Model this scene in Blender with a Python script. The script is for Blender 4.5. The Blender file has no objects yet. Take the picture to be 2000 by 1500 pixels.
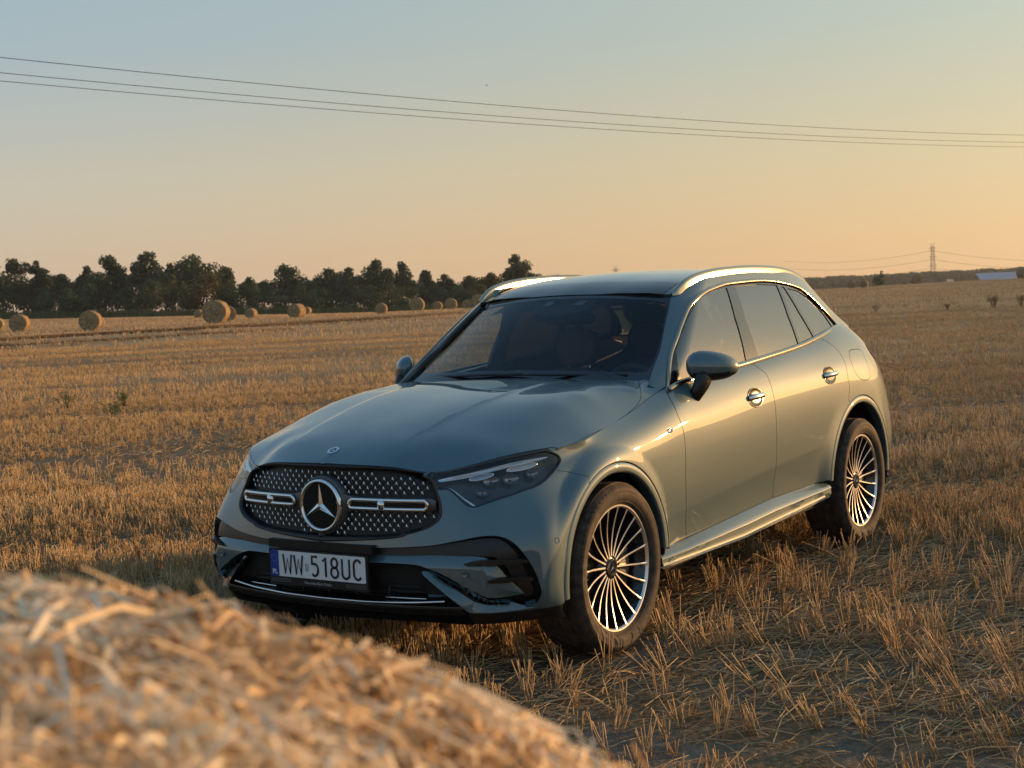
import bpy, bmesh, math, random
import numpy as np
from mathutils import Vector, Matrix
from mathutils.geometry import delaunay_2d_cdt
rad = math.radians
SC = bpy.context.scene
COL = SC.collection
# ================================================================ camera, sky, sun, exposure
cam = bpy.data.cameras.new("camera"); camo = bpy.data.objects.new("camera", cam); COL.objects.link(camo)
CAM = np.array([5.3336, 4.0006, 1.5447])
YAW, PIT, ROL, FPX = 3.7347, -.0611, -.0438, 2838.
CF = np.array([math.cos(YAW)*math.cos(PIT), math.sin(YAW)*math.cos(PIT), math.sin(PIT)])
CR = np.cross(CF, [0, 0, 1]); CR /= np.linalg.norm(CR); CU = np.cross(CR, CF)
CR, CU = math.cos(ROL)*CR+math.sin(ROL)*CU, -math.sin(ROL)*CR+math.cos(ROL)*CU
M = Matrix(((CR[0], CU[0], -CF[0], CAM[0]), (CR[1], CU[1], -CF[1], CAM[1]), (CR[2], CU[2], -CF[2], CAM[2]), (0, 0, 0, 1)))
camo.matrix_world = M
cam.sensor_width = 36; cam.lens = FPX/2000*36; cam.clip_start = .05; cam.clip_end = 6000
cam.dof.use_dof = True; cam.dof.focus_distance = 6.3; cam.dof.aperture_fstop = cam.lens/5.3
SC.camera = camo
FWD = np.array([CF[0], CF[1], 0]); FWD /= np.linalg.norm(FWD); RGT = np.array([FWD[1], -FWD[0], 0])
def pix(x, y):
    # sight line of a photo point: metres to the right, and up, for each metre ahead
    d = CF+(x-1000)/FPX*CR+(750-y)/FPX*CU; k = d@FWD; return float(d@RGT/k), float(d[2]/k)
SUN_AZ, SUN_EL = 64., 7.                                    # degrees clockwise from the view direction, above the horizon
sd = FWD*math.cos(rad(SUN_AZ))+RGT*math.sin(rad(SUN_AZ))
SUN = np.array([sd[0]*math.cos(rad(SUN_EL)), sd[1]*math.cos(rad(SUN_EL)), math.sin(rad(SUN_EL))])
sun = bpy.data.lights.new("sun", 'SUN'); suno = bpy.data.objects.new("sun", sun); COL.objects.link(suno)
sun.energy = 5.0; sun.angle = rad(.6); sun.color = (1, .53, .205)
suno.rotation_euler = Vector(SUN).to_track_quat('Z', 'Y').to_euler()
W = bpy.data.worlds.new("World"); SC.world = W; W.use_nodes = True
wn, wl = W.node_tree.nodes, W.node_tree.links
sky = wn.new('ShaderNodeTexSky'); sky.sky_type = 'NISHITA'; sky.sun_disc = False
sky.sun_elevation = rad(SUN_EL); sky.sun_rotation = math.atan2(SUN[0], SUN[1]); sky.air_density = 1.0; sky.dust_density = 1.2; sky.ozone_density = 1.5
bg = wn['Background']; bg.inputs['Strength'].default_value = .90
def wnode(t, **k):
    x = wn.new(t)
    for a, b in k.items(): setattr(x, a, b)
    return x
def wmath(op, a, b=None, clamp=False):
    x = wnode('ShaderNodeMath', operation=op, use_clamp=clamp)
    for i, v in enumerate((a, b)):
        if v is None: continue
        if isinstance(v, (int, float)): x.inputs[i].default_value = v
        else: wl.new(v, x.inputs[i])
    return x.outputs[0]
wtc = wnode('ShaderNodeTexCoord'); wsep = wnode('ShaderNodeSeparateXYZ'); wl.new(wtc.outputs['Generated'], wsep.inputs[0])
wz = wmath('POWER', wmath('MAXIMUM', wsep.outputs['Z'], 0.0), .5)
hl_ = wmath('SQRT', wmath('ADD', wmath('MULTIPLY', wsep.outputs['X'], wsep.outputs['X']), wmath('MULTIPLY', wsep.outputs['Y'], wsep.outputs['Y'])))
caz = wmath('DIVIDE', wmath('ADD', wmath('MULTIPLY', wsep.outputs['X'], float(sd[0])), wmath('MULTIPLY', wsep.outputs['Y'], float(sd[1]))), wmath('MAXIMUM', hl_, .001))
def wramp(L):
    r = wnode('ShaderNodeValToRGB'); e = r.color_ramp.elements
    while len(e) < len(L): e.new(.5)
    for x, (p, c) in zip(e, L): x.position = p; x.color = (*c, 1)
    wl.new(wz, r.inputs[0]); return r.outputs[0]
away = wramp([(0, (.60, .45, .335)), (.17, (.60, .485, .37)), (.295, (.51, .51, .445)), (.417, (.335, .44, .515)), (.585, (.25, .40, .54)), (.84, (.145, .29, .46)), (1, (.085, .19, .34))])
near = wramp([(0, (.71, .40, .175)), (.17, (.71, .45, .195)), (.295, (.58, .475, .28)), (.417, (.40, .46, .40)), (.585, (.33, .43, .46)), (.84, (.15, .27, .39)), (1, (.085, .19, .34))])
fz = wnode('ShaderNodeMapRange', interpolation_type='SMOOTHSTEP'); fz.inputs[1].default_value = -.25; fz.inputs[2].default_value = .85; wl.new(caz, fz.inputs[0])
mixc = wnode('ShaderNodeMix', data_type='RGBA'); wl.new(fz.outputs[0], mixc.inputs[0]); wl.new(away, mixc.inputs[6]); wl.new(near, mixc.inputs[7])
wd = wnode('ShaderNodeVectorMath', operation='DOT_PRODUCT'); wl.new(wtc.outputs['Generated'], wd.inputs[0]); wd.inputs[1].default_value = tuple(map(float, SUN))
dotp = wmath('MAXIMUM', wd.outputs['Value'], 0.0)
def glow(k, c, prev):
    g = wnode('ShaderNodeVectorMath', operation='SCALE'); g.inputs[0].default_value = c; wl.new(wmath('POWER', dotp, k), g.inputs['Scale'])
    a = wnode('ShaderNodeVectorMath', operation='ADD'); wl.new(prev, a.inputs[0]); wl.new(g.outputs[0], a.inputs[1]); return a.outputs[0]
col = glow(4, (.38, .36, .23), mixc.outputs[2]); col = glow(18, (.32, .17, .04), col); col = glow(160, (1.9, .82, .14), col)
hb = wmath('MULTIPLY', wmath('POWER', wmath('MAXIMUM', caz, 0.0), 14.), wmath('POWER', wmath('SUBTRACT', 1., wmath('MAXIMUM', wsep.outputs['Z'], 0.0)), 24.))
gg = wnode('ShaderNodeVectorMath', operation='SCALE'); gg.inputs[0].default_value = (3.0, 1.1, .10); wl.new(hb, gg.inputs['Scale'])
ga = wnode('ShaderNodeVectorMath', operation='ADD'); wl.new(col, ga.inputs[0]); wl.new(gg.outputs[0], ga.inputs[1]); col = ga.outputs[0]
nis = wnode('ShaderNodeVectorMath', operation='SCALE'); wl.new(sky.outputs[0], nis.inputs[0]); nis.inputs['Scale'].default_value = .012
fin = wnode('ShaderNodeVectorMath', operation='ADD'); wl.new(col, fin.inputs[0]); wl.new(nis.outputs[0], fin.inputs[1])
wl.new(fin.outputs[0], bg.inputs['Color'])
SC.view_settings.view_transform = 'Standard'; SC.view_settings.look = 'None'; SC.view_settings.exposure = 0.2
SC.view_settings.gamma = 1; SC.view_settings.use_curve_mapping = False
SC.cycles.max_bounces = 8; SC.cycles.transparent_max_bounces = 12; SC.cycles.caustics_reflective = False; SC.cycles.caustics_refractive = False
SC.cycles.sample_clamp_indirect = 6
# ================================================================ helpers
rnd = random.Random(7); RS = np.random.RandomState(11)
def mesh(name, V, F, mat=None, parent=None, smooth=True, LN=None, VN=None, link=True):
    me = bpy.data.meshes.new(name)
    me.from_pydata([tuple(map(float, v)) for v in V], [], [tuple(map(int, f)) for f in F])
    me.validate(clean_customdata=False)
    if smooth: me.polygons.foreach_set('use_smooth', [True]*len(me.polygons))
    if mat: me.materials.append(mat)
    if VN is not None and len(VN) == len(me.vertices): me.normals_split_custom_set_from_vertices([tuple(map(float, n)) for n in VN])
    if LN is not None and len(LN) == len(me.loops): me.normals_split_custom_set([tuple(map(float, n)) for n in LN])
    me.update()
    o = bpy.data.objects.new(name, me); COL.objects.link(o)
    if parent: o.parent = parent
    return o
def fast_mesh(name, V, Q, mat=None, parent=None, smooth=True, attr=None):
    # large meshes from arrays: Q is (n, k) vertex indices
    V = np.asarray(V, np.float32); Q = np.asarray(Q, np.int32); n, k = Q.shape
    me = bpy.data.meshes.new(name)
    me.vertices.add(len(V)); me.vertices.foreach_set('co', V.ravel())
    me.loops.add(n*k); me.loops.foreach_set('vertex_index', Q.ravel())
    me.polygons.add(n); me.polygons.foreach_set('loop_start', np.arange(0, n*k, k, dtype=np.int32)); me.polygons.foreach_set('loop_total', np.full(n, k, np.int32))
    if smooth: me.polygons.foreach_set('use_smooth', np.ones(n, bool))
    if attr is not None:
        a = me.attributes.new('tone', 'FLOAT', 'POINT'); a.data.foreach_set('value', np.asarray(attr, np.float32))
    me.update(calc_edges=True)
    if mat: me.materials.append(mat)
    o = bpy.data.objects.new(name, me); COL.objects.link(o)
    if parent: o.parent = parent
    return o
def empty(name, loc=(0, 0, 0)):
    o = bpy.data.objects.new(name, None); o.location = loc; o.empty_display_size = .3; COL.objects.link(o); return o
def tag(o, label=None, cat=None, group=None, kind=None):
    for k, v in (('label', label), ('category', cat), ('group', group), ('kind', kind)):
        if v: o[k] = v
    return o
class MB:
    # collects simple shapes into one mesh
    def __init__(s): s.v = []; s.f = []
    def add(s, V, F):
        k = len(s.v); s.v += [tuple(v) for v in V]; s.f += [tuple(i+k for i in f) for f in F]; return s
    def box(s, c, d, rot=None):
        V = np.array([(x, y, z) for x in (-.5, .5) for y in (-.5, .5) for z in (-.5, .5)])*np.array(d)
        if rot is not None: V = V@np.array(rot).T
        return s.add(V+np.array(c), [(0, 1, 3, 2), (4, 6, 7, 5), (0, 4, 5, 1), (2, 3, 7, 6), (0, 2, 6, 4), (1, 5, 7, 3)])
    def tube(s, P, r, n=8, closed=False, caps=True, flat=1.0, up=(0, 0, 1)):
        P = np.asarray(P, float); m = len(P); r = np.broadcast_to(np.asarray(r, float), (m,))
        T = np.roll(P, -1, 0)-np.roll(P, 1, 0) if closed else np.gradient(P, axis=0)
        T /= np.linalg.norm(T, axis=1, keepdims=True)+1e-12
        up = np.broadcast_to(np.asarray(up, float), P.shape)
        A = np.cross(T, up); A /= np.linalg.norm(A, axis=1, keepdims=True)+1e-12; B = np.cross(A, T)
        g = np.arange(n)*2*math.pi/n
        V = P[:, None]+r[:, None, None]*(np.cos(g)[None, :, None]*A[:, None]+flat*np.sin(g)[None, :, None]*B[:, None])
        F = []
        for i in range(m if closed else m-1):
            j = (i+1) % m
            for k in range(n): l = (k+1) % n; F.append((i*n+k, i*n+l, j*n+l, j*n+k))
        if not closed and caps: F += [tuple(range(n))[::-1], tuple((m-1)*n+k for k in range(n))]
        return s.add(V.reshape(-1, 3), F)
    def grid(s, G, closed_u=False, closed_v=False):
        G = np.asarray(G, float); a, b = G.shape[:2]; F = []
        for i in range(a if closed_u else a-1):
            for j in range(b if closed_v else b-1):
                I, J = (i+1) % a, (j+1) % b; F.append((i*b+j, I*b+j, I*b+J, i*b+J))
        return s.add(G.reshape(-1, 3), F)
    def lathe(s, prof, n, axis='y', c=(0, 0, 0)):
        # prof: (radius, along axis); axis y
        g = np.arange(n)*2*math.pi/n; p = np.asarray(prof, float)
        G = np.stack([np.cos(g)[:, None]*p[None, :, 0], np.broadcast_to(p[None, :, 1], (n, len(p))), np.sin(g)[:, None]*p[None, :, 0]], -1)
        if axis == 'z': G = G[:, :, [0, 2, 1]]*np.array([1, 1, 1])
        if axis == 'x': G = G[:, :, [1, 0, 2]]
        return s.grid(G+np.array(c), closed_u=True)
    def build(s, name, mat=None, parent=None, smooth=True, angle=None, recalc=True):
        o = mesh(name, s.v, s.f, mat, parent, smooth)
        if recalc:
            bm = bmesh.new(); bm.from_mesh(o.data); bmesh.ops.recalc_face_normals(bm, faces=bm.faces); bm.to_mesh(o.data); bm.free()
        if smooth and angle: o.data.set_sharp_from_angle(angle=rad(angle))
        return o
def mirrored(o, name=None):
    # the right-hand twin of a left-hand part
    me = o.data.copy(); me.transform(Matrix.Scale(-1, 4, (0, 1, 0))); me.flip_normals()
    c = bpy.data.objects.new(name or o.name.split('.')[0], me); COL.objects.link(c); c.parent = o.parent
    for k in o.keys(): c[k] = o[k]
    return c
# ---- materials
def mat(name): 
    m = bpy.data.materials.new(name); m.use_nodes = True; return m, m.node_tree.nodes, m.node_tree.links
def simple(name, col, rough=.5, metal=0., coat=0., spec=.5, noise=0., nscale=40., ior=None):
    m, n, l = mat(name); b = n['Principled BSDF']
    b.inputs['Base Color'].default_value = (*col, 1); b.inputs['Roughness'].default_value = rough; b.inputs['Metallic'].default_value = metal
    b.inputs['Coat Weight'].default_value = coat; b.inputs['Coat Roughness'].default_value = .03; b.inputs['Specular IOR Level'].default_value = spec
    if ior: b.inputs['IOR'].default_value = ior
    if noise:
        t = n.new('ShaderNodeTexNoise'); t.inputs['Scale'].default_value = nscale; t.inputs['Detail'].default_value = 4
        tc = n.new('ShaderNodeTexCoord'); l.new(tc.outputs['Object'], t.inputs['Vector'])
        r = n.new('ShaderNodeMapRange'); r.inputs[3].default_value = 1-noise; r.inputs[4].default_value = 1+noise; l.new(t.outputs[0], r.inputs[0])
        x = n.new('ShaderNodeMix'); x.data_type = 'RGBA'; x.blend_type = 'MULTIPLY'; x.inputs[0].default_value = 1; x.inputs[6].default_value = (*col, 1)
        l.new(r.outputs[0], x.inputs[7]); l.new(x.outputs[2], b.inputs['Base Color'])
        r2 = n.new('ShaderNodeMapRange'); r2.inputs[3].default_value = max(0, rough-.12); r2.inputs[4].default_value = min(1, rough+.12); l.new(t.outputs[0], r2.inputs[0]); l.new(r2.outputs[0], b.inputs['Roughness'])
    return m
def glass_mat(name, tint, ior=1.6, rough=0.0):
    # thin pane: Fresnel mirror over a tinted see-through sheet
    m, n, l = mat(name); n.remove(n['Principled BSDF']); out = n['Material Output']
    t = n.new('ShaderNodeBsdfTransparent'); t.inputs[0].default_value = (*tint, 1)
    g = n.new('ShaderNodeBsdfGlossy'); g.inputs['Roughness'].default_value = rough; g.inputs['Color'].default_value = (1, 1, 1, 1)
    f = n.new('ShaderNodeFresnel'); f.inputs['IOR'].default_value = ior
    geo = n.new('ShaderNodeNewGeometry'); x = n.new('ShaderNodeMixShader'); y = n.new('ShaderNodeMath'); y.operation = 'MULTIPLY'
    inv = n.new('ShaderNodeMath'); inv.operation = 'SUBTRACT'; inv.inputs[0].default_value = 1; l.new(geo.outputs['Backfacing'], inv.inputs[1])
    l.new(f.outputs[0], y.inputs[0]); l.new(inv.outputs[0], y.inputs[1]); l.new(y.outputs[0], x.inputs[0]); l.new(t.outputs[0], x.inputs[1]); l.new(g.outputs[0], x.inputs[2]); l.new(x.outputs[0], out.inputs[0])
    return m
# ---------------------------------------------------------------- car surfaces (metres, X forward from the front axle, Y to the car's left)
import numpy as np
def ghosts(C, mir):
    f = np.array([1, -1, 1.]) if mir else None
    a = C[1:2]*f if mir else 2*C[:1]-C[1:2]
    b = C[-2:-1]*f if mir == 2 else 2*C[-1:]-C[-2:-1]
    return np.concatenate([a, C, b], 0)
def fit_ctrl(Q, it, mir=0):
    # pull the control net so that the surface passes near the data
    P = Q.copy()
    for _ in range(it):
        G = ghosts(P, mir); S = (G[:-2]+4*G[1:-1]+G[2:])/6
        S = np.swapaxes(S, 0, 1); G = ghosts(S, 0); S = np.swapaxes((G[:-2]+4*G[1:-1]+G[2:])/6, 0, 1)
        P = P+(Q-S)
        if mir: P[0, :, 1] = 0
        if mir == 2: P[-1, :, 1] = 0
    return P
class Tensor:
    def __init__(self, Q, it=3, mir=0): self.mir = mir; self.C = fit_ctrl(np.asarray(Q, float), it, mir); self.nu, self.nv = self.C.shape[:2]
    def ev(self, u, v):
        u = np.atleast_1d(np.asarray(u, float)); v = np.atleast_1d(np.asarray(v, float))
        def wts(t, n):
            t = np.clip(t, 0, n-1-1e-9); i = np.floor(t).astype(int); f = t-i
            return i, np.stack([(1-f)**3, 3*f**3-6*f**2+4, -3*f**3+3*f**2+3*f+1, f**3], -1)/6
        C = self.C
        C = ghosts(C, self.mir); C = np.swapaxes(ghosts(np.swapaxes(C, 0, 1), 0), 0, 1)
        iu, wu = wts(u, self.nu); iv, wv = wts(v, self.nv)
        out = np.zeros((len(u), 3))
        for a in range(4):
            for b in range(4): out += (wu[:, a]*wv[:, b])[:, None]*C[iu+a, iv+b]
        return self.post(out, u, v)
    def post(self, P, u, v): return P
    def nrm(self, u, v, h=2e-3):
        a = self.ev(u+h, v)-self.ev(u-h, v); b = self.ev(u, v+h)-self.ev(u, v-h)
        n = np.cross(a, b); return n/np.maximum(np.linalg.norm(n, axis=1, keepdims=True), 1e-12)
class TPS:
    # smooth height field h(a,b) through scattered data, thin plate spline with a little smoothing
    def __init__(self, D, lam=1e-5, axis='z'):
        D = np.asarray(D, float); self.X = D[:, :2]; self.axis = axis; n = len(D)
        K = self.k(self.X, self.X)+lam*np.eye(n); P = np.c_[np.ones(n), self.X]
        A = np.block([[K, P], [P.T, np.zeros((3, 3))]]); s = np.linalg.lstsq(A, np.r_[D[:, 2], 0, 0, 0], rcond=None)[0]
        self.w, self.a = s[:n], s[n:]
    def k(self, A, B):
        r2 = ((A[:, None]-B[None])**2).sum(-1); return r2*np.log(r2+1e-12)*.5
    def h(self, a, b):
        Q = np.stack([np.atleast_1d(a), np.atleast_1d(b)], -1).astype(float); out = np.empty(len(Q))
        for s in range(0, len(Q), 20000):
            q = Q[s:s+20000]; out[s:s+20000] = self.k(q, self.X)@self.w+self.a[0]+q@self.a[1:]
        return out
    def extra(self, a, b): return 0.
    def ev(self, a, b):
        a = np.atleast_1d(np.asarray(a, float)); b = np.atleast_1d(np.asarray(b, float))
        h = self.h(a, b)+self.extra(a, b)
        return np.stack([a, b, h], -1) if self.axis == 'z' else np.stack([a, h, b], -1)
    def nrm(self, a, b, e=2e-3):
        p = self.ev(a+e, b)-self.ev(a-e, b); q = self.ev(a, b+e)-self.ev(a, b-e)
        n = np.cross(p, q); n = n if self.axis == 'z' else -n
        return n/np.linalg.norm(n, axis=1, keepdims=True)
# ---- lower body: rows of plan outlines from the nose, along the side, to the tail
KZ = [.24, .33, .45, .58, .70, .78, .83, .885]
KP = [[(.80,0),(.79,.22),(.765,.42),(.73,.58),(.675,.71),(.595,.79),(.50,.87),(.40,.91)],
      [(.85,0),(.842,.22),(.817,.42),(.782,.58),(.738,.715),(.664,.80),(.588,.876),(.485,.932)],
      [(.879,0),(.868,.22),(.836,.42),(.799,.57),(.746,.735),(.674,.814),(.597,.888),(.485,.941)],
      [(.858,0),(.849,.22),(.820,.42),(.782,.57),(.728,.742),(.654,.82),(.575,.892),(.44,.939)],
      [(.845,0),(.834,.22),(.802,.40),(.756,.545),(.690,.695),(.612,.775),(.515,.852),(.37,.908)],
      [(.838,0),(.826,.22),(.788,.40),(.742,.515),(.655,.665),(.562,.757),(.45,.828),(.30,.882)],
      [(.833,0),(.821,.21),(.780,.38),(.733,.495),(.63,.66),(.535,.745),(.40,.822),(.25,.877)],
      [(.825,0),(.812,.20),(.768,.37),(.700,.50),(.565,.66),(.44,.75),(.31,.815),(.17,.857)]]
FZ = [.24, .32, .40, .48, .56, .64, .71, .775, .835]         # row heights at the nose
TOPZ = [.885, .881, .868, .848, .886, .907, .915, .922]      # hood edge heights at the nose columns
def plan_at(z, c):
    q = np.array(KP)[:, c]
    return np.array([np.interp(z, KZ, q[:, 0]), np.interp(z, KZ, q[:, 1])])
# side sections: x, then (y, z) for every row from the sill up
SIDE = [
 (0.02,[(.900,.24),(.912,.35),(.920,.46),(.926,.56),(.930,.66),(.930,.76),(.922,.835),(.908,.875),(.885,.910),(.850,.950)]),
 (-.33,[(.895,.24),(.900,.35),(.902,.46),(.914,.56),(.924,.66),(.928,.76),(.925,.850),(.905,.915),(.868,.962),(.812,.998)]),
 (-.62,[(.880,.24),(.886,.35),(.897,.46),(.913,.57),(.923,.68),(.9265,.79),(.922,.892),(.901,.968),(.868,1.018),(.792,1.063)]),
 (-.80,[(.878,.24),(.886,.36),(.896,.47),(.913,.585),(.924,.70),(.928,.81),(.922,.908),(.902,.980),(.871,1.045),(.828,1.094)]),
 (-1.15,[(.878,.25),(.886,.37),(.896,.485),(.913,.61),(.925,.73),(.929,.84),(.922,.935),(.903,1.005),(.873,1.070),(.835,1.120)]),
 (-1.65,[(.878,.25),(.887,.39),(.897,.515),(.914,.645),(.926,.765),(.930,.88),(.923,.974),(.904,1.042),(.874,1.105),(.835,1.152)]),
 (-2.2,[(.880,.26),(.889,.40),(.902,.54),(.918,.68),(.930,.81),(.933,.925),(.923,1.010),(.900,1.075),(.866,1.138),(.824,1.190)]),
 (-2.55,[(.885,.27),(.900,.41),(.915,.56),(.927,.70),(.937,.83),(.937,.945),(.925,1.032),(.897,1.100),(.856,1.168),(.806,1.226)]),
 (-2.888,[(.890,.28),(.910,.43),(.925,.58),(.935,.72),(.941,.84),(.938,.955),(.922,1.043),(.888,1.120),(.838,1.200),(.782,1.272)]),
 (-3.18,[(.880,.30),(.905,.44),(.922,.58),(.932,.71),(.934,.83),(.925,.94),(.902,1.035),(.862,1.118),(.806,1.20),(.730,1.275)]),
 (-3.45,[(.820,.32),(.872,.44),(.893,.56),(.897,.68),(.886,.80),(.866,.92),(.832,1.02),(.786,1.10),(.735,1.17),(.650,1.24)])]
TAIL = [
 [(-3.62,.76,.34),(-3.68,.80,.45),(-3.70,.81,.56),(-3.66,.81,.68),(-3.63,.80,.80),(-3.61,.78,.92),(-3.58,.76,1.02),(-3.56,.72,1.09),(-3.55,.66,1.15),(-3.55,.56,1.22)],
 [(-3.74,.56,.36),(-3.82,.58,.46),(-3.82,.58,.56),(-3.77,.58,.68),(-3.73,.57,.80),(-3.72,.56,.92),(-3.71,.54,1.02),(-3.69,.50,1.09),(-3.66,.45,1.15),(-3.63,.40,1.22)],
 [(-3.77,.28,.36),(-3.86,.28,.46),(-3.86,.28,.56),(-3.80,.28,.68),(-3.76,.28,.80),(-3.75,.28,.92),(-3.74,.26,1.02),(-3.72,.24,1.09),(-3.69,.22,1.15),(-3.65,.20,1.22)],
 [(-3.78,0,.36),(-3.87,0,.46),(-3.87,0,.56),(-3.81,0,.68),(-3.77,0,.80),(-3.76,0,.92),(-3.75,0,1.02),(-3.73,0,1.09),(-3.70,0,1.15),(-3.66,0,1.22)]]
def skirt_net():
    cols = []
    for c in range(8):
        col = []
        for j in range(10):
            z = FZ[j] if j < 9 else TOPZ[c]
            if j < 9: z = min(z, TOPZ[c]-.012*(9-j))
            if c >= 6 and j < 9:                       # lift rows gradually to the side rows
                zs = SIDE[0][1][j][1]; z = z+(zs-z)*(.3 if c == 6 else .65)
            xy = plan_at(z, c)
            if j == 9: xy = np.array(KP[-1][c])
            col.append((xy[0], xy[1], z))
        cols.append(col)
    for x, s in SIDE:
        cols.append([(x, y, z) for y, z in s])
    for t in TAIL: cols.append(t)
    return np.array(cols)
ZW, XR = .362, -2.888
class Skirt(Tensor):
    def post(self, P, u, v):
        # wheel arch flares: the skin swells towards the opening
        P = P.copy()
        for xc, zc, r0, yy in ((.03, .365, .525, .938), (-2.86, .385, .60, .940)):
            m = (P[:, 1] > .6)
            r = np.hypot(P[:, 0]-xc, P[:, 2]-zc)
            t = np.clip((r0-r)/(r0-.45), 0, 1); t = t*t*(3-2*t)
            t = t*np.clip((P[:, 2]-.20)/.12, 0, 1)
            add = np.maximum(yy-P[:, 1], 0)*t*m
            P[:, 1] += add
        # crease low on the doors, the skin tucks in below it
        zc = np.interp(-P[:, 0], [.45, .63, 1.6, 2.1, 2.5], [.50, .515, .585, .615, .64]); q = zc-P[:, 2]; w = np.interp(-P[:, 0], [.36, .62, 2.2, 2.42], [0, 1, 1, 0])*(P[:, 1] > .6)
        P[:, 1] -= .085*w*.5*(q+np.sqrt(q*q+.006**2))*np.clip((P[:, 2]-.2)/.15, 0, 1)
        return P
skirt = Skirt(skirt_net(), 4, 2)
# ---- hood: height field over (x, y) that shares its rim with the lower body
def zc_hood(x): return np.interp(x, [-.75,-.66,-.55,-.4,-.2,0,.2,.4,.6,.70,.752,.79,.81,.825], [1.122,1.132,1.139,1.138,1.127,1.107,1.078,1.038,.988,.953,.930,.911,.899,.885])
def hood_data():
    D = []
    for x in (-.75,-.6,-.4,-.2,0,.2,.4,.6,.72,.79):
        D.append((x, 0, zc_hood(x)))
    def sym(x, y, z): D.append((x, y, z)); D.append((x, -y, z))
    for x, l in ((-.66,[(.30,.004),(.50,.010),(.62,.014)]),(-.4,[(.30,.003),(.5,.014),(.66,.034)]),(-.2,[(.30,.003),(.5,.016),(.66,.040)]),
                 (0,[(.30,.003),(.5,.018),(.66,.048)]),(.2,[(.29,.005),(.48,.026),(.64,.061)]),(.4,[(.27,.006),(.45,.032),(.60,.070)]),(.56,[(.25,.007),(.40,.030),(.52,.060)]),
                 (.70,[(.22,.008),(.36,.032)])):
        for y, d in l: sym(x, y, zc_hood(x)-d)
    for x, y, z in ((-.70,.74,1.112),(-.52,.68,1.108),(-.52,.74,1.081)): sym(x, y, z)
    u = np.linspace(0, 10, 41)
    for q in skirt.ev(u, np.full(41, 9.)):
        if q[1] < 1e-6: D.append(tuple(q))
        else: sym(*q)
    return D
class Hood(TPS):
    def extra(self, a, b):
        # two soft creases that run back from the nose
        yc = .285+.09*np.clip((.75-a)/1.3, 0, 1.2); d = np.abs(b)-yc
        f = np.exp(-np.maximum(d, 0)/.12)*(1-np.exp(-np.maximum(d, 0)/.028))*np.clip((.74-a)/.25, 0, 1)*np.clip((.62+a)/.3, 0, 1)
        return -.0080*f
hood = Hood(hood_data(), 3e-4)
# ---- side above the belt, pillars and glass: y over (x, z)
class SideUp:
    axis = 'y'
    Y0 = np.polyfit([-.5,-.8,-1.15,-1.65,-2.2,-2.55,-2.888,-3.1,-3.3,-3.5,-3.65], [.790,.806,.820,.834,.840,.835,.822,.800,.760,.700,.640], 5)
    WX = [(-.66,1.112),(-.69,1.112),(-.898,1.248),(-1.068,1.378),(-1.222,1.498),(-1.30,1.55)]
    def ev(s, a, b):
        a = np.atleast_1d(np.asarray(a, float)); b = np.atleast_1d(np.asarray(b, float)); d = b-1.1
        tp = np.maximum(0, -a-2.5)**2*np.maximum(.03+.85*(b-1.267), 0)
        y = np.polyval(s.Y0, a)-.22*d-.40*d*d-tp
        # the pillar rolls over towards the windscreen
        xe = np.interp(b, [1.0,1.112,1.248,1.378,1.498,1.56,1.7], [-.50,-.64,-.848,-1.018,-1.180,-1.30,-1.60])
        t = np.clip(1-(xe-a)*.66/.118, 0, 1.4)
        ye = np.interp(b, [1.0,1.112,1.248,1.378,1.498,1.56,1.7], [.76,.742,.695,.640,.588,.569,.54])
        yb = np.polyval(s.Y0, xe)-.22*d-.40*d*d
        y = y-np.maximum(yb-ye, 0)*t**2.2
        return np.stack([a, y, b], -1)
    def nrm(s, a, b, e=2e-3):
        n = -np.cross(s.ev(a+e, b)-s.ev(a-e, b), s.ev(a, b+e)-s.ev(a, b-e)); return n/np.linalg.norm(n, axis=1, keepdims=True)
sideup = SideUp()
# ---- roof: z over (x, y)
def roof_data():
    D = []
    zc = [(-1.10,1.513),(-1.16,1.543),(-1.25,1.577),(-1.40,1.612),(-1.7,1.643),(-2.0,1.654),(-2.3,1.656),(-2.6,1.646),(-2.9,1.622),(-3.2,1.58),(-3.35,1.55)]
    for x, z in zc:
        D.append((x, 0, z))
        k = np.clip((-1.16-x)/.35, 0, 1)
        for y, d in ((.3,.010),(.5,.035-.005*k),(.62,.072-.014*k)):
            if x < -1.15 or y < .4: D.append((x, y, z-d)); D.append((x, -y, z-d))
    return D
roof = TPS(roof_data(), 2e-4)
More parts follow.
